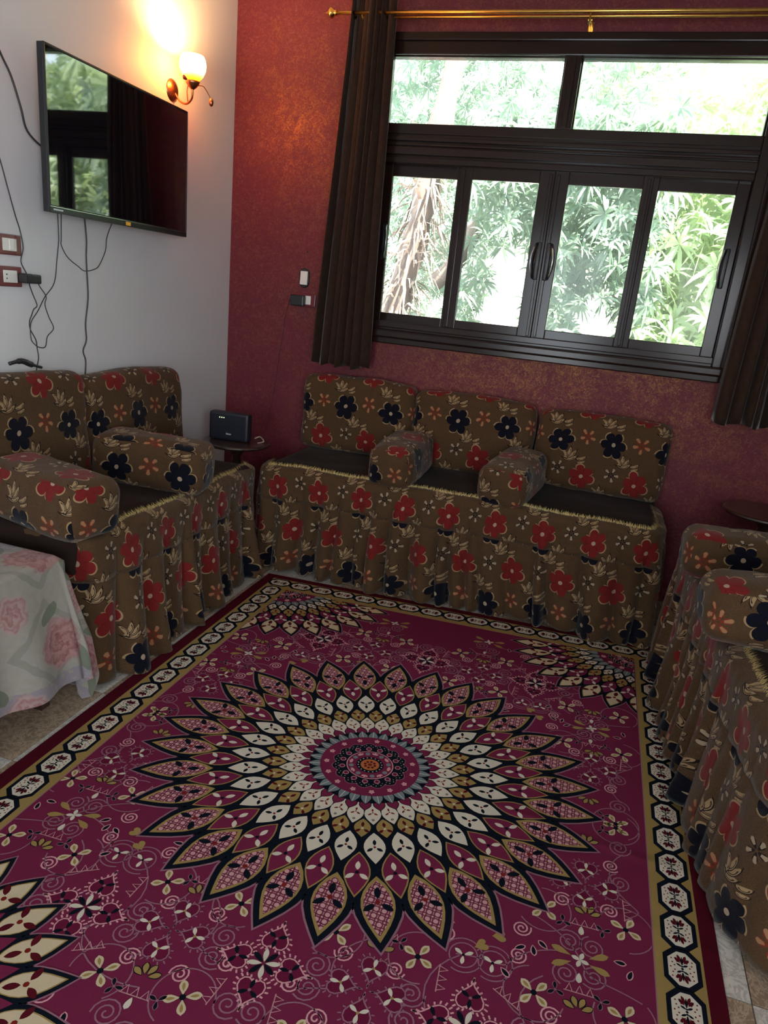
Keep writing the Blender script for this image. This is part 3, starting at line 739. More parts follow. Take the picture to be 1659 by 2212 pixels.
# ------------------------------------------------------------------ side tables and router
def side_table(x, y, z, r, label):
    t = empty('side_table', (x, y, 0)); tag(t, label, 'table', 'round dark corner tables')
    B().lathe([(0, z-.022), (r*.93, z-.022), (r*.97, z-.018), (r, z-.011), (r*.985, z-.003), (r*.95, z), (0, z)], 40).obj('tabletop', 'darkwood', t, smooth=False)
    B().lathe([(0, z-.02), (.05, z-.024), (.045, z-.06), (.024, z-.09), (.03, z-.14), (.042, z-.22), (.03, z-.33), (.022, z-.40), (.04, z-.46), (.04, z-.50), (0, z-.50)], 20).obj('pedestal', 'darkwood', t, smooth=True)
    for k in range(3):
        a = k*2*PI/3+.6
        B().tube(smooth_path([(.02*math.cos(a), .02*math.sin(a), z-.47), (.09*math.cos(a), .09*math.sin(a), z-.50), (.16*math.cos(a), .16*math.sin(a), .05), (.19*math.cos(a), .19*math.sin(a), .014)]), .013, 8).obj('leg', 'darkwood', t, smooth=True)
side_table(-1.99, 3.70, .68, .20, 'round dark wooden corner table with the router, between left and back sofas')
side_table(.96, 4.00, .70, .215, 'round dark wooden corner table at the right edge under the right curtain')
t = empty('router', (-2.035, 3.70, .681), .10); tag(t, 'navy black box router with green lights standing on the corner table', 'router')
B().box(-.122, .122, -.035, .035, 0, .165, .014).obj('router_body', 'router', t)
rbody = [o for o in C.objects if o.name == 'router_body'][0]
for i in range(3): B().lathe([(0, -.001), (.0028, -.001), (.0028, .002), (0, .002)], 10, (-.055+i*.013, -.0355, .134), 'y').obj('led', 'led', rbody)
B().box(-.012, .018, -.0365, -.034, .036, .042).obj('brand_print', 'print', rbody)
tag(B().tube(smooth_path([(-1.90, 3.75, .70), (-1.87, 3.76, .712), (-1.84, 3.75, .690), (-1.86, 3.71, .684)]), .004, 7).obj('cable', 'frond', smooth=True), 'short pale plug lead beside the router on the corner table', 'cable')

# ------------------------------------------------------------------ coffee table with cloth
def coffee():
    x0, x1, y0, y1, z = -2.36, -1.725, 1.10, 1.905, .60
    t = empty('coffee_table', ((x0+x1)/2, (y0+y1)/2, 0)); tag(t, 'low dark wooden table hidden under the rose printed cloth', 'table')
    cx, cyy = (x0+x1)/2, (y0+y1)/2
    B().box(x0-cx, x1-cx, y0-cyy, y1-cyy, z-.03, z, .004).obj('tabletop', 'darkwood', t)
    for a in (x0+.05, x1-.05):
        for c in (y0+.05, y1-.05): B().box(a-cx-.022, a-cx+.022, c-cyy-.022, c-cyy+.022, 0, z-.03, .003).obj('leg', 'darkwood', t)
    B().box(x0-cx+.06, x1-cx-.06, y0-cyy+.06, y1-cyy-.06, .17, .19, .003).obj('shelf', 'maroonp', t)
    ov = .47; n1, n2 = 110, 130; V = []; F = []; U = []
    gx = np.linspace(x0, x1+ov, n1); gy = np.linspace(y0-ov, y1+.42, n2)
    for a in gx:
        for c in gy:
            dx = max(a-x1, 0); dy = (c-y1) if c > y1 else (c-y0 if c < y0 else 0)
            d = math.hypot(dx, dy); px, py = min(a, x1), min(max(c, y0), y1)
            if d > 0:
                ux, uy = dx/d, dy/d; hang = math.sqrt(max(d*d-(.14*d)**2, 0))
                corner = min(dx, abs(dy))/max(d, 1e-6)
                s = c if corner < .1 else 0
                if dy == 0: w = math.sin(c*26+1.0)*.020+math.sin(c*11)*.024
                elif dx == 0: w = math.sin(a*26)*.02
                else: w = math.sin(math.atan2(abs(dy), dx)*8)*.045
                out = .012+.14*d+w*min(d/.35, 1)**1.4 + .02*corner
                if dy > 0 and dx < .05: out = min(out, .03)
                px += ux*out; py += uy*min(out, .035 if (dy > 0 and ux < .35) else 9); zz = z+.003-hang
                zz = max(zz, .012)+.004*noise.noise(Vector((a*9, c*9, 0)))
            else: zz = z+.004+.0015*noise.noise(Vector((a*10, c*10, 0)))
            zz = max(zz, .006)
            V.append((px, py, zz)); U.append((a, c))
    for i in range(n1-1):
        for j in range(n2-1):
            k = i*n2+j; F.append((k, k+n2, k+n2+1, k+1))
    o = mk('tablecloth', pyd('tablecloth', V, F, U), 'cloth', smooth=True)
    tag(o, 'thin white tablecloth printed with pink roses, draped to the floor at the left edge', 'tablecloth')
coffee()

# ------------------------------------------------------------------ rug: every woven motif is a flat piece of the pile
RC = (-.51, 2.04); FX, FY = .915, 1.27
def rmat(name, c, lat=None):
    g = G(name); (x, y, z), P = g.pos()
    n = g.noise(P, 900, 2, .6); n2 = g.noise(P, 6, 3)
    col = g.mix(n, tuple(q*.72 for q in c), tuple(min(q*1.22, 1) for q in c))
    if lat:
        s = .023; a = x.wrap(s); b_ = y.wrap(s); r = (a*a+b_*b_).sqrt(); a2 = (x+s/2).wrap(s); b2 = (y+s/2).wrap(s); r2 = (a2*a2+b2*b2).sqrt()
        m = ((r-s*.38).abs().lt(s*.085)).max((r2-s*.22).abs().lt(s*.085))
        col = g.mix(m, col, lat)
    col = g.mix((n2-.35).clamp()*.35, col, tuple(q*.75 for q in c), 'MIX')
    g.set(color=col, rough=.95, spec=.03)
    # pile relief and the creases where the rug has rucked up
    w1 = (y-(x*-.13+2.02)+(g.noise(P, 3, 1)-.5)*.06); cr = (w1*w1*-2600.0)._m('EXPONENT')*((x+.25)*4.0).clamp()
    w2 = (y-(x*-.10+1.75)+(g.noise(P, 2.4, 1)-.5)*.08); cr2 = (w2*w2*-1800.0)._m('EXPONENT')*((x+.05)*3.0).clamp()*.6
    g.bump(n*.05+cr+cr2+n2*.5, .5, .008)
    return g.m
RM = ['field', 'deep', 'gold', 'navy', 'cream', 'white', 'maroon', 'pink', 'mauve', 'lattice', 'edge', 'slate', 'orange', 'red']
rc = dict(field=(.150, .009, .052), deep=(.135, .009, .036), gold=(.36, .245, .085), navy=(.006, .009, .016), cream=(.50, .40, .27), white=(.52, .47, .40),
          maroon=(.095, .007, .014), pink=(.42, .17, .20), mauve=(.155, .055, .085), lattice=(.66, .36, .37), edge=(.085, .006, .014), slate=(.19, .23, .245), orange=(.50, .16, .05), red=(.20, .018, .015))
rc = {k: tuple(q*.62 for q in v) for k, v in rc.items()}; rc['field'] = (.112, .0125, .038); rc['mauve'] = (.20, .095, .125); rc['pink'] = (.46, .23, .25); rc['deep'] = (.088, .007, .026); rc['white'] = (.44, .40, .33); rc['cream'] = (.40, .33, .22)
rug_mats = [rmat('rug_'+k, rc[k], (.09, .012, .03) if k == 'lattice' else None) for k in RM]
class Flat:
    def __init__(s): s.v = []; s.f = []; s.m = []; s.sx = s.sy = 1; s.o = (0, 0); s.clip = None
    def put(s, pts, mat, lay):
        pts = [(s.o[0]+s.sx*x, s.o[1]+s.sy*y) for x, y in pts]
        if s.clip:
            cx, cy = s.clip
            for ax, lim, sg in ((0, cx, 1), (0, -cx, -1), (1, cy, 1), (1, -cy, -1)):
                out = []
                for i, p in enumerate(pts):
                    q = pts[i-1]; ip = sg*p[ax] <= sg*lim; iq = sg*q[ax] <= sg*lim
                    if ip != iq:
                        t = (lim-q[ax])/(p[ax]-q[ax]); out.append((q[0]+(p[0]-q[0])*t, q[1]+(p[1]-q[1])*t))
                    if ip: out.append(p)
                pts = out
                if len(pts) < 3: return
        ar = sum(pts[i-1][0]*pts[i][1]-pts[i][0]*pts[i-1][1] for i in range(len(pts)))
        if ar < 0: pts = pts[::-1]
        k = len(s.v); s.v += [(RC[0]+x, RC[1]+y+.057*x, .0072+lay*.00013) for x, y in pts]
        s.f.append(tuple(range(k, k+len(pts)))); s.m.append(RM.index(mat))
    def rib(s, pts, w, mat, lay, closed=False):
        n = len(pts); L = []; R = []
        for i in range(n):
            a = pts[(i-1) % n if closed else max(i-1, 0)]; b = pts[(i+1) % n if closed else min(i+1, n-1)]
            dx, dy = b[0]-a[0], b[1]-a[1]; l = math.hypot(dx, dy) or 1; nx, ny = -dy/l*w/2, dx/l*w/2
            L.append((pts[i][0]+nx, pts[i][1]+ny)); R.append((pts[i][0]-nx, pts[i][1]-ny))
        for i in range(n if closed else n-1):
            j = (i+1) % n; s.put([L[i], L[j], R[j], R[i]], mat, lay)
    def disc(s, c, r, mat, lay, n=10, ry=None):
        s.put([(c[0]+r*math.cos(2*PI*k/n), c[1]+(ry or r)*math.sin(2*PI*k/n)) for k in range(n)], mat, lay)
    def drop(s, c, ang, L, w, mat, lay, sharp=.8, start=0.0):
        """petal leaving c in direction ang"""
        P = []; N = 7; ca, sa = math.cos(ang), math.sin(ang)
        for sd in (1, -1):
            for i in range(N):
                t = i/(N-1) if sd > 0 else 1-i/(N-1)
                if sd < 0 and i in (0, N-1): continue
                h = w/2*math.sin(PI*t**sharp)**.75*sd if 0 < t < 1 else 0
                d = start+L*t; P.append((c[0]+ca*d-sa*h, c[1]+sa*d+ca*h))
        s.put(P, mat, lay)
rg = Flat()
def flower4(c, R, rot=.5):
    for k in range(4):
        a = rot+k*PI/2; rg.drop(c, a, R, R*.52, 'cream', 12, 1.5, R*.12); rg.drop(c, a, R*.55, R*.2, 'gold', 13, 1.2, R*.4)
    rg.disc(c, R*.2, 'navy', 14, 8)
def tri(c, R, cols, ctr, rot, lay=12, edge=None):
    for k in range(3):
        a = rot+k*2*PI/3
        if edge: rg.drop(c, a, R*1.12, R*.62, edge, lay-1, 1.3, R*.02)
        rg.drop(c, a, R, R*.42, cols, lay, 1.3, R*.08)
    rg.disc(c, R*.16, ctr, lay+1, 8)
def heartpts(c, R, rot, n=22):
    P = []
    for k in range(n):
        t = 2*PI*k/n; x = .8*math.sin(t)**3; y = (13*math.cos(t)-5*math.cos(2*t)-2*math.cos(3*t)-math.cos(4*t))/17
        P.append((c[0]+R*(x*math.cos(rot)-y*math.sin(rot)), c[1]+R*(x*math.sin(rot)+y*math.cos(rot))))
    return P
def heart(c, R, rot, line, fr, inner, ctr, dense=26):
    P = heartpts(c, R, rot); rg.put(P, 'deep', 10); rg.rib(P, .0035, line, 12, True)
    Q = heartpts(c, R*1.10, rot, dense*2); Q2 = heartpts(c, R*1.36, rot, dense*2)
    for i in range(0, len(Q)):
        if math.hypot(Q2[i][0]-Q[i][0], Q2[i][1]-Q[i][1]) > .004 and i % 2 == 0: rg.rib([Q[i], Q2[i]], .0044 if fr == 'pink' else .0034, fr, 11)
    tri(c, R*.62, inner, ctr, rot+PI/2, 13)
def spiral(c, R, turns, a0, w, mat, sg=1, tail=None):
    N = int(14*turns); P = []
    for i in range(N+1):
        t = i/N; a = a0+sg*t*turns*2*PI; r = R*(.12+.88*t); P.append((c[0]+r*math.cos(a), c[1]+r*math.sin(a)))
    rg.rib(P, w, mat, 9)
def ring(c, R, a0, a1, mat='mauve', w=.0035):
    N = 22; rg.rib([(c[0]+R*math.cos(a0+(a1-a0)*i/N), c[1]+R*math.sin(a0+(a1-a0)*i/N)) for i in range(N+1)], w, mat, 9)
def zigs(c, ang, n=3, s=.017):
    ca, sa = math.cos(ang), math.sin(ang); T = lambda x, y: (c[0]+x*ca-y*sa, c[1]+x*sa+y*ca)
    for k in range(n):
        x = (k-(n-1)/2)*s*1.5; h = s*1.25
        rg.rib([T(x-s*.5, 0), T(x+s*.5, 0), T(x, h)], .0028, 'pink', 10, True)
    rg.rib([T(-(n)*s*.75, 0), T(n*s*.75, 0)], .0026, 'pink', 10)
def US(l): return [(x+.02, y+.057*abs(x)) for x, y in l]
rg.put([(-1.10, -1.45), (1.085, -1.45), (1.085, 1.45), (-1.10, 1.45)], 'edge', 0)
rg.put([(-1.046, -1.405), (1.040, -1.405), (1.040, 1.405), (-1.046, 1.405)], 'gold', 1)
rg.put([(-FX, -FY), (FX, -FY), (FX, FY), (-FX, FY)], 'field', 2)
rg.rib([(-FX, -FY), (FX, -FY), (FX, FY), (-FX, FY)], .004, 'mauve', 3, True)
# border of linked octagons
def octo(c, horiz, pitch):
    hl, hw = pitch/2, .0475
    def T(x, y): return (c[0]+x, c[1]+y) if horiz else (c[0]+y, c[1]+x)
    def o8(a, b, ch): return [T(-a+ch, -b), T(a-ch, -b), T(a, -b+ch), T(a, b-ch), T(a-ch, b), T(-a+ch, b), T(-a, b-ch), T(-a, -b+ch)]
    rg.put(o8(hl+.001, hw, .026), 'navy', 3); rg.put(o8(hl-.010, hw-.012, .024), 'white', 4)
    for e in (-1, 1):
        for k in (-1, -.45, .45, 1):
            a = (0 if e > 0 else PI)+k*.75
            d = .021 if abs(k) == 1 else .026
            st = T(e*.012, 0); aa = a if horiz else PI/2-a
            rg.drop(st, aa, d, .0085, 'maroon', 5, 1.3, .006)
        q = T(e*.010, 0); rg.drop(q, (0 if e > 0 else PI) if horiz else (PI/2 if e > 0 else -PI/2), .028, .006, 'navy', 6)
        rg.drop(T(e*.006, 0), (PI/2-e*.5) if horiz else (e*.5), .017, .006, 'navy', 6, 1.2); rg.drop(T(e*.006, 0), (-PI/2+e*.5) if horiz else (PI-e*.5), .017, .006, 'navy', 6, 1.2)
    rg.disc(T(0, 0), .0038, 'navy', 7, 6); rg.disc(T(-.007, 0), .003, 'navy', 7, 6); rg.disc(T(.007, 0), .003, 'navy', 7, 6)
    for x, y in ((-.015, .024), (.015, .024), (0, .029), (-.030, .014), (.030, .014), (-.020, .012), (.020, .012), (-.027, .026), (.027, .026), (-.007, .019), (.007, .019)):
        for sy in (-1, 1): rg.disc(T(x, y*sy), .0026, 'red', 5, 5)
n1 = 22; p1 = 2*1.355/n1
for k in range(n1+1):
    if k in (0, n1): continue
    for sx in (-.985, .985): octo((sx, -1.355+k*p1), False, p1)
n2 = 16; p2 = 2*.985/n2
for k in range(n2+1):
    for sy in (-1.352, 1.352): octo((-.985+k*p2, sy), True, p2)
# medallions
def petal(r0, r1, w, pk, rot, a, b, mat, lay, N=9):
    P = []
    for sd in (1, -1):
        for i in range(N):
            t = i/(N-1) if sd > 0 else 1-i/(N-1)
            if sd < 0 and i in (0, N-1): continue
            r = r0+(r1-r0)*t; s = math.sin(PI*t**pk) if 0 < t < 1 else 0
            h = w*s**1.0*sd if s > 0 else 0
            x, y = r*math.cos(rot)-h*math.sin(rot), r*math.sin(rot)+h*math.cos(rot); P.append((x*a, y*b))
    rg.put(P, mat, lay)
def pdisc(r, a, b, mat, lay, n=60, sc=0, k=15):
    rg.put([((r+sc*abs(math.sin(t*k/2)))*math.cos(t)*a, (r+sc*abs(math.sin(t*k/2)))*math.sin(t)*b) for t in [2*PI*i/n for i in range(n)]], mat, lay)
def prop(rot, rc_, a, b, R, col, ctr, lay):
    c = (rc_*math.cos(rot)*a, rc_*math.sin(rot)*b); rr = math.atan2(c[1], c[0])
    for k, f in ((PI, 1.0), (.95, .95), (-.95, .95)): rg.drop(c, rr+k, R*f*.86, R*.40, col, lay, 1.0, R*.24)
    rg.disc(c, R*.16, ctr, lay+1, 7)
def medallion(a, b, N, rot0, corner=False):
    D = 2*PI/N
    ang = lambda k, o: rot0+(k+o)*D
    for k in range(N):
        petal(.60, 1.012, .094, .88, ang(k, 0), a, b, 'mauve', 15)
        petal(.60, 1.0, .088, .88, ang(k, 0), a, b, 'navy', 16)
    pdisc(.80, a, b, 'navy', 17, 90)
    if not corner:
        for k in range(N):
            A = ang(k, 0); petal(.668, .962, .060, .86, A, a, b, 'gold', 18); petal(.69, .938, .051, .86, A, a, b, 'lattice', 19)
            prop(A, .79, a, b, .048, 'navy', 'red', 20)
            A = ang(k, .5); petal(.548, .776, .049, .92, A, a, b, 'gold', 18); petal(.556, .766, .0435, .92, A, a, b, 'field', 19)
            prop(A, .655, a, b, .038, 'white', 'navy', 20)
            A = ang(k, 0); petal(.440, .608, .0415, .92, A, a, b, 'white', 21); prop(A, .52, a, b, .028, 'navy', 'red', 22)
            A = ang(k, .5); petal(.36, .468, .033, .95, A, a, b, 'gold', 21); prop(A, .418, a, b, .026, 'maroon', 'white', 22)
        pdisc(.345, a, b, 'navy', 22, 60)
        for k in range(N):
            A = ang(k, 0); petal(.262, .394, .0335, 1.05, A, a, b, 'white', 23)
            prop(A, .322, a, b, .017, 'red', 'maroon', 24)
            c = (.366*math.cos(A)*a, .366*math.sin(A)*b); rg.disc(c, .0055, 'navy', 24, 4); rg.disc(c, .0024, 'white', 25, 4)
            for q in (-.016, .016):
                A2 = A+q*3.2; rg.disc((.334*math.cos(A2)*a, .334*math.sin(A2)*b), .0022, 'navy', 24, 5)
            A = ang(k, .5); petal(.235, .312, .026, 1.0, A, a, b, 'navy', 25); petal(.236, .308, .0225, 1.0, A, a, b, 'field', 26)
        pdisc(.262, a, b, 'navy', 26, 60)
        for k in range(N):
            A = ang(k, .5); petal(.188, .275, .025, .8, A, a, b, 'navy', 27); petal(.192, .271, .0215, .8, A, a, b, 'slate', 28)
            rg.rib([(r*math.cos(A)*a, r*math.sin(A)*b) for r in (.20, .262)], .0022, 'white', 29)
        R0 = 1.0
    else:
        for k in range(N):
            A = ang(k, 0); petal(.69, .962, .060, .86, A, a, b, 'gold', 18); petal(.697, .950, .055, .86, A, a, b, 'cream', 19); prop(A, .81, a, b, .046, 'maroon', 'red', 20)
            A = ang(k, .5); petal(.545, .78, .050, .92, A, a, b, 'field', 19); prop(A, .66, a, b, .036, 'white', 'pink', 20)
            A = ang(k, 0); petal(.45, .61, .041, .92, A, a, b, 'gold', 21); prop(A, .54, a, b, .026, 'maroon', 'red', 22)
            A = ang(k, .5); petal(.36, .482, .0325, .95, A, a, b, 'white', 21); prop(A, .43, a, b, .020, 'maroon', 'navy', 22)
        pdisc(.35, a, b, 'navy', 22, 60)
        for k in range(N):
            A = ang(k, 0); petal(.27, .39, .03, .8, A, a, b, 'slate', 24); rg.rib([(r*math.cos(A)*a, r*math.sin(A)*b) for r in (.28, .37)], .0022, 'white', 25)
    m = 1.0 if not corner else 1.35
    pdisc(.218*m, a, b, 'field', 30, 60)
    for k in range(15):
        A = rot0+k*2*PI/15; c = (.190*m*math.cos(A)*a, .190*m*math.sin(A)*b)
        for q in range(5): rg.drop(c, A+q*2*PI/5, .0105*m, .0075*m, 'pink', 32, 1.2)
        rg.disc(c, .002, 'gold', 33, 5)
    pdisc(.150*m, a, b, 'mauve', 31, 90, .018*m, 15); pdisc(.147*m, a, b, 'navy', 32, 90, .018*m, 15)
    for k in range(45):
        A = rot0+k*2*PI/45
        rg.disc((.150*m*math.cos(A)*a, .150*m*math.sin(A)*b), .0021*m, 'white', 33, 5)
        A += PI/45; rg.disc((.139*m*math.cos(A)*a, .139*m*math.sin(A)*b), .0017*m, 'white', 33, 5)
    for k in range(15):
        A = rot0+(k+.5)*2*PI/15; c = (.122*m*math.cos(A)*a, .122*m*math.sin(A)*b); rg.disc(c, .0105*m, 'pink', 33, 8); rg.disc(c, .0082*m, 'field', 34, 8); rg.disc(c, .003, 'maroon', 35, 5)
    pdisc(.103*m, a, b, 'pink', 34, 40); pdisc(.099*m, a, b, 'field', 35, 40)
    for k in range(8):
        A = rot0+k*PI/4; c = (.078*m*math.cos(A)*a, .078*m*math.sin(A)*b)
        for q in range(3): rg.drop(c, A+(q-1)*.9, .014*m, .008*m, 'pink', 36, 1.2)
        A += PI/8; rg.disc((.082*m*math.cos(A)*a, .082*m*math.sin(A)*b), .009*m, 'slate', 36, 7)
    pdisc(.060*m, a, b, 'navy', 37, 30)
    for k in range(18):
        A = k*2*PI/18; rg.disc((.052*m*math.cos(A)*a, .052*m*math.sin(A)*b), .0026*m, 'white', 38, 5)
    pdisc(.041*m, a, b, 'orange', 38, 30)
    for k in range(8): A = k*PI/4; rg.disc((.022*m*math.cos(A)*a, .022*m*math.sin(A)*b), .0055*m, 'maroon', 39, 6)
    pdisc(.010*m, a, b, 'red', 40, 12)
# field ornaments, one quadrant mirrored over both axes
rg.clip = (FX-.004, FY-.004)
for sx in (-1, 1):
    for sy in (-1, 1):
        rg.sx, rg.sy = -sx, -sy; rg.o = (-.02, 0)
        for i, (c, R) in enumerate(zip(US([(-0.884, -0.468), (-0.664, -0.458), (-0.877, -0.736), (-0.662, -0.724), (-0.371, -0.705), (-0.367, -0.988), (-0.153, -0.973), (-0.153, -0.692), (-.86, -.06)]), [.040]*9)):
            flower4(c, .040, .45+.25*(i % 2)); ring(c, .074, .4+i, 4.6+i)
        for c in US([(-0.824, -0.49), (-0.718, -0.486), (-0.822, -0.706), (-0.712, -0.701), (-0.318, -0.677), (-0.313, -1.008), (-0.202, -1.001), (-.82, -.01)]): tri(c, .021, 'navy', 'mauve', c[0]*7, 12, 'mauve')
        for c in US([(-0.554, -0.671), (-0.479, -0.667)]): tri(c, .026, 'white', 'navy', .5); ring(c, .036, 0, 2*PI); ring(c, .050, .5, 5.2)
        for gc in US([(-.768, -.599), (-.26, -1.15)]):
            for k in range(4): rg.drop(gc, k*PI/2+.3, .024, .012, 'white', 12, 1.1)
            for k in (0, PI): 
                rg.drop(gc, k+.30, .055, .020, 'gold', 12, 1.6, .024); rg.drop(gc, k-.45, .055, .020, 'gold', 12, 1.6, .024)
        for c in US([(-0.56, -0.585), (-0.51, -0.545), (-0.519, -0.625)]): rg.put(heartpts(c, .022, c[1]*9), 'gold', 12)
        # hearts with white fringe around an eight petal flower
        for gc in [(-.498, -.825)]+([(0, -.825)] if sx < 0 else []):
            for k in range(8): rg.drop(gc, k*PI/4+.2, .038, .0135, 'white' if k % 2 == 0 else 'navy', 12, 1.2, .004)
            for k in range(4):
                a = k*PI/2; c = (gc[0]+.070*math.cos(a), gc[1]+.074*math.sin(a)); heart(c, .042, a+PI/2, 'pink', 'pink', 'navy', 'mauve')
        for gc in [(-.257, -.812), (-.752, -.290)]:
            for k in range(4):
                a = k*PI/2; c = (gc[0]+.064*math.cos(a), gc[1]+.060*math.sin(a)); heart(c, .041, a-PI/2, 'mauve', 'mauve', 'white', 'gold', 20)
        for i, c in enumerate(US([(-0.842, -0.415), (-0.711, -0.41), (-0.612, -0.541), (-0.612, -0.628), (-0.425, -0.616), (-0.705, -0.776), (-0.327, -0.756), (-0.194, -0.743), (-0.328, -0.932), (-0.191, -0.926), (-0.845, -0.237), (-.45, -1.08), (-.10, -.86)])):
            spiral(c, .026, 2.1, i*1.7, .0042, 'pink', 1 if i % 2 else -1)
        for i, c in enumerate(US([(-0.798, -0.553), (-0.738, -0.547), (-0.802, -0.64), (-0.735, -0.648), (-0.648, -0.828), (-0.38, -0.808), (-0.38, -0.878), (-0.143, -0.796), (-0.143, -0.857), (-0.642, -0.895), (-0.289, -1.066), (-.87, -.15), (-.87, -.30), (-.23, -1.10), (-.05, -.95)])):
            spiral(c, .036, 2.2, i*2.1, .0040, 'mauve', -1 if i % 2 else 1)
        for i, c in enumerate(US([(-0.775, -0.488), (-0.77, -0.696), (-0.599, -0.76), (-0.432, -0.748), (-0.43, -0.951), (-0.258, -1.011), (-0.089, -0.931), (-0.277, -0.671), (-0.604, -0.411), (-.56, -1.0), (-.88, -.40)])):
            zigs(c, (0, .0, .5, 1.5, .45, 0, 1.4, .1, .2, .6, 1.5)[i])
        for i, c in enumerate(US([(-0.781, -0.45), (-0.768, -0.745), (-0.273, -0.715), (-0.264, -0.965), (-.77, -.16)])):
            for k in range(4): rg.drop((c[0], c[1]), .5+k*.72, .030, .014, 'gold', 12, 1.3, .010)
            for k in range(4): rg.drop((c[0], c[1]), .5+k*.72, .034, .019, 'navy', 11, 1.3, .008)
        for c in US([(-0.767, -0.52), (-0.767, -0.668), (-0.258, -1.045)]): rg.drop(c, PI/2, .030, .015, 'white', 12, .7)
        for i, c in enumerate(US([(-0.885, -0.58), (-0.887, -0.626), (-0.658, -0.568), (-0.629, -0.595), (-0.654, -0.62), (-0.405, -0.571), (-0.373, -1.096), (-.60, -.70)])):
            rg.drop(c, i*1.9, .034, .017, 'pink', 11); rg.drop((c[0]+.003*math.cos(i*1.9), c[1]+.003*math.sin(i*1.9)), i*1.9, .028, .011, 'navy', 12)
        # long flowing stems
        for (x0, y0, x1, y1, am) in ((-.90, -.70, -.62, -.52, .03), (-.70, -.60, -.44, -.70, .03), (-.45, -.70, -.40, -.98, .05), (-.24, -.70, -.10, -.90, .04), (-.24, -1.02, -.45, -.90, .04), (-.66, -.70, -.66, -.92, .05), (-.86, -.20, -.86, -.46, .04), (-.62, -1.02, -.30, -1.16, .04)):
            rg.rib([(x0+(x1-x0)*t+am*math.sin(2*PI*t), y0+(y1-y0)*t+.057*abs(x0)+am*math.cos(2*PI*t)*.6) for t in np.linspace(0, 1, 16)], .0036, 'mauve', 9)
rg.sx = rg.sy = 1
for sx in (-1, 1):
    for sy in (-1, 1):
        rg.o = (sx*FX, sy*FY); medallion(.60, .535, 30, math.radians(6.6), True)
rg.o = (0, 0); rg.clip = None; rg.o = (-.02, 0)
medallion(.80, .745, 30, math.radians(1.0))
me = bpy.data.meshes.new('rug')
# woven body under the pattern
k = len(rg.v); base = [(-1.10, -1.45), (1.085, -1.45), (1.085, 1.45), (-1.10, 1.45)]
V = list(rg.v)+[(RC[0]+x, RC[1]+y+.057*x, .0071) for x, y in base]+[(RC[0]+x, RC[1]+y+.057*x, .0003) for x, y in base]
Fc = list(rg.f)+[(k+3, k+2, k+1, k)][::1]+[(k+4, k+5, k+6, k+7)]+[(k+i, k+(i+1) % 4, k+4+(i+1) % 4, k+4+i) for i in range(4)]
me.from_pydata(V, [], Fc); me.polygons.foreach_set('material_index', rg.m+[RM.index('edge')]*6)
for m in rug_mats: me.materials.append(m)
me.update()
tag(mk('rug', me, None), 'large magenta rug with a central petal medallion and octagon border', 'rug')

# ------------------------------------------------------------------ the garden outside
def rosettes(pos, seed, L=.24, nl=11, spread=1.0):
    """mango-like whorls of long drooping leaves joined into one mesh"""
    r = np.random.default_rng(seed); V = []; F = []; k = 0
    for (x, y, z) in pos:
        ax = r.normal(size=3); ax[1] -= .8; ax[2] += .5; ax /= np.linalg.norm(ax)
        t1 = np.cross(ax, [0, 0, 1]); t1 /= np.linalg.norm(t1)+1e-9; t2 = np.cross(ax, t1); ph = r.uniform(0, 6.28)
        s = r.uniform(.75, 1.25)
        for i in range(nl):
            a = ph+i*2*PI/nl*1.0+r.normal()*.15; d = (t1*math.cos(a)+t2*math.sin(a))*(.85)+ax*r.uniform(.1, .7)*spread; d /= np.linalg.norm(d)
            w = np.cross(d, ax); w /= np.linalg.norm(w)+1e-9; l = L*s*r.uniform(.7, 1.1); wd = l*.078
            p0 = np.array([x, y, z]); dr = np.array([0, 0, -1.0])
            p1 = p0+d*l*.35; p2 = p0+d*l*.72+dr*l*.10; p3 = p0+d*l*1.0+dr*l*.28
            V += [p0, p1+w*wd, p1-w*wd, p2+w*wd*.8, p2-w*wd*.8, p3]
            F += [(k, k+1, k+2), (k+1, k+3, k+4, k+2), (k+3, k+5, k+4)]; k += 6
    return pyd('foliage', V, F)
def fill(n, seed, x, y, z, gaps):
    r = np.random.default_rng(seed); out = []
    while len(out) < n:
        p = (r.uniform(*x), r.uniform(*y), r.uniform(*z))
        u, w = p[0]/p[1], (p[2]-1.6)/p[1]          # bearing and rise seen from inside the room
        if any(((u-g[0])/g[2])**2+((w-g[1])/g[3])**2 < 1+r.normal()*.25 for g in gaps): continue
        out.append(p)
    return out
gd = B().box(-14, 14, WY+.5, 22, -1.2, -1.1).obj('garden_ground', 'ground'); tag(gd, 'pale dry ground outside the window', 'ground', kind='structure')
bd = empty('building', (0, 14, 0)); tag(bd, 'white sunlit building beyond the trees, seen through the lower sashes', 'building')
B().box(-4.2, 6, 0, .4, -1.1, 2.6, .01).obj('facade', 'wallout', bd)
B().box(-4.25, 6.05, -.06, .1, 2.6, 2.75, .01).obj('parapet', 'wallout', bd)
B().box(-2.28, -1.98, -.04, .02, 1.80, 2.10, .01).obj('shutter', 'outwin', bd)
tag(B().box(-6, 1.0, 9.0, 9.2, -1.1, .72, .01).obj('garden_wall', 'terracotta'), 'low reddish garden wall outside behind the young plant', 'wall')
GB = [(-.142, .022, .036, .062), (-.150, -.03, .03, .03), (-.018, -.008, .034, .026)]
def tree(name, trunk, rad, pos, mat, label, seed, L=.135, nl=13):
    t = empty(name, (0, 0, 0)); tag(t, label, 'tree', 'garden trees')
    B().tube(smooth_path(trunk, 5), rad, 9).obj('trunk', 'bark', t, smooth=True)
    o = mk('foliage', rosettes(pos, seed, L, nl), mat, t); o['kind'] = 'stuff'
    return t
GAPU = [(.10, .30, .09, .05)]
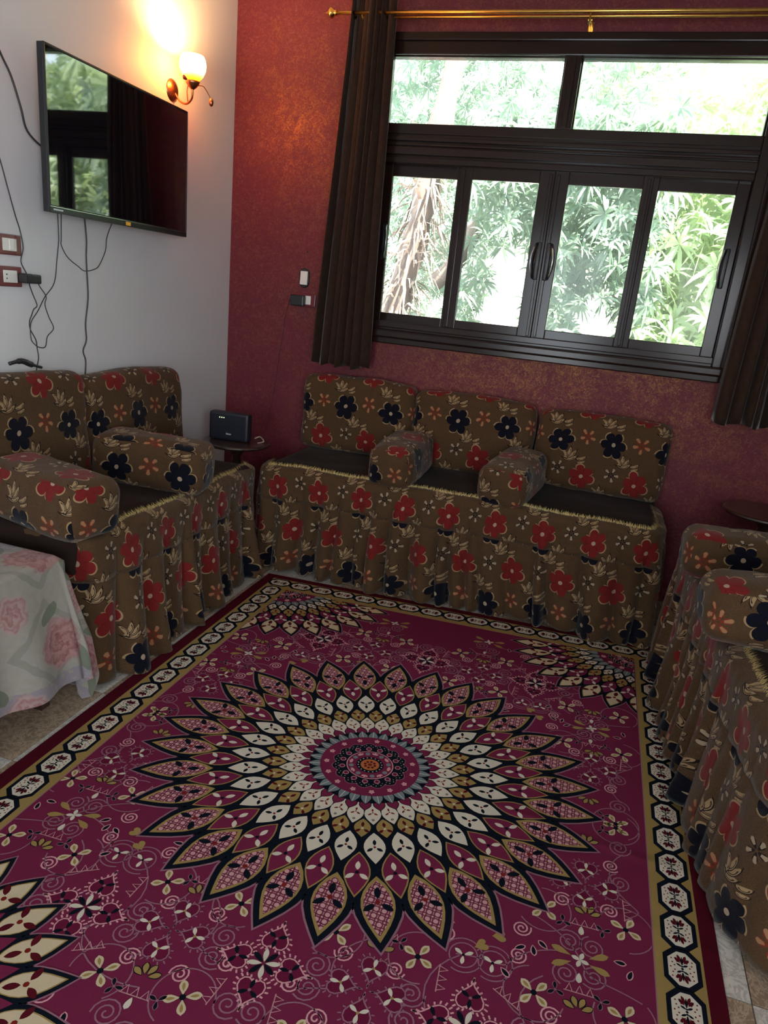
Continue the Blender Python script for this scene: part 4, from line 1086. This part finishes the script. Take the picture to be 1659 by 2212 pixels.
tree('mango_tree', [(-.68, 9.0, -1.1), (-.72, 8.9, 1.0), (-.78, 8.8, 2.4), (-1.3, 8.6, 3.6)], .11,
     fill(3800, 1, (-4.2, .3), (7.2, 9.6), (-.4, 5.8), GB), 'mango', 'dense mango tree with long drooping leaves, behind the second sash', 1)
tree('mango_tree', [(.4, 8.4, -1.1), (.33, 8.2, .6), (.28, 8.0, 1.4), (.24, 8.0, 2.1)], .13,
     fill(1100, 2, (-1.3, .30), (6.0, 7.2), (-.2, 3.1), GB), 'mango', 'mango branch with large dark whorls, behind the third sash', 2, .17, 14)
tree('leafy_tree', [(1.5, 7.6, -1.1), (1.35, 7.5, .8), (1.3, 7.4, 1.6), (1.25, 7.5, 2.3)], .12,
     fill(2400, 3, (.15, 2.6), (6.2, 8.6), (-.6, 3.6), []), 'mango2', 'yellow-green leafy tree glowing in the sun, behind the fourth sash', 3, .22)
tree('leafy_tree', [(-3.2, 7.2, -1.1), (-3.0, 7.0, 1.5), (-2.6, 6.9, 4.0)], .05,
     fill(1500, 4, (-3.6, -1.3), (7.0, 8.2), (-.6, 5.4), [(-.300, .06, .012, .05), (-.245, -.04, .02, .03)]), 'mango', 'leafy tree with fine leaves behind the shaggy palm trunk', 4, .12)
tree('leafy_tree', [(3.0, 10.5, -1.1), (2.9, 10.2, 2.5), (2.3, 10, 5.4)], .12,
     fill(900, 6, (-.8, 1.6), (9.2, 10.6), (3.4, 6.2), []), 'mango2', 'sunlit treetop showing through the upper right pane', 6, .15)
tb = empty('mango_branch', (0, 0, 0)); tag(tb, 'bare cut branch stub crossing the second sash among the leaves', 'branch')
B().tube(smooth_path([(-1.30, 7.1, 2.42), (-1.42, 7.1, 2.18), (-1.55, 7.1, 1.92), (-1.72, 7.1, 1.75)]), [.075]*6+[.085]*10, 10).obj('branch', 'bark', tb, smooth=True)
# shaggy palm trunk
pt = empty('palm_trunk', (0, 0, 0)); tag(pt, 'leaning palm trunk shaggy with dry fronds, behind the first sash', 'tree')
tp = smooth_path([(-1.98, 6.2, -1.1), (-1.93, 6.2, .6), (-1.86, 6.2, 1.35), (-1.70, 6.2, 2.1), (-1.60, 6.2, 2.9), (-1.42, 6.2, 4.2)], 6)
B().tube(tp, [.14-.06*i/len(tp)+.02*math.sin(i*1.9) for i in range(len(tp))], 12).obj('trunk', 'bark', pt, smooth=True)
r = random.Random(5); V = []; F = []
for i in range(520):
    q = tp[r.randrange(6, len(tp)-6)]; a = r.uniform(0, 2*PI); R_ = .13; p = Vector((q.x+R_*math.cos(a), q.y+R_*math.sin(a), q.z+r.uniform(-.05, .05)))
    l = r.uniform(.10, .34); d = Vector((math.cos(a)*r.uniform(.2, .9), math.sin(a)*.5, r.uniform(-1.1, .3))).normalized(); w = Vector((-math.sin(a), math.cos(a), r.uniform(-.5, .5))).normalized()*r.uniform(.005, .014)
    m_ = p+d*l*.5; e = p+d*l+Vector((r.uniform(-.05, .05), 0, -l*.4)); k = len(V); V += [p+w, p-w, m_+w, m_-w, e]; F += [(k, k+1, k+3, k+2), (k+2, k+3, k+4)]
o = mk('dry_fronds', pyd('dry_fronds', V, F), 'frond', pt); o['kind'] = 'stuff'
t = empty('young_plant', (0, 0, 0)); tag(t, 'young leafy plant low outside, against the reddish garden wall', 'plant')
B().tube([(-1.62, 7.6, -1.1), (-1.6, 7.6, .2), (-1.57, 7.6, 1.0)], .015, 6).obj('stem', 'bark', t)
o = mk('foliage', rosettes([(-1.6+.12*math.sin(i*2.4), 7.6, .1+i*.12) for i in range(9)], 9, .22, 9), 'mango', t); o['kind'] = 'stuff'
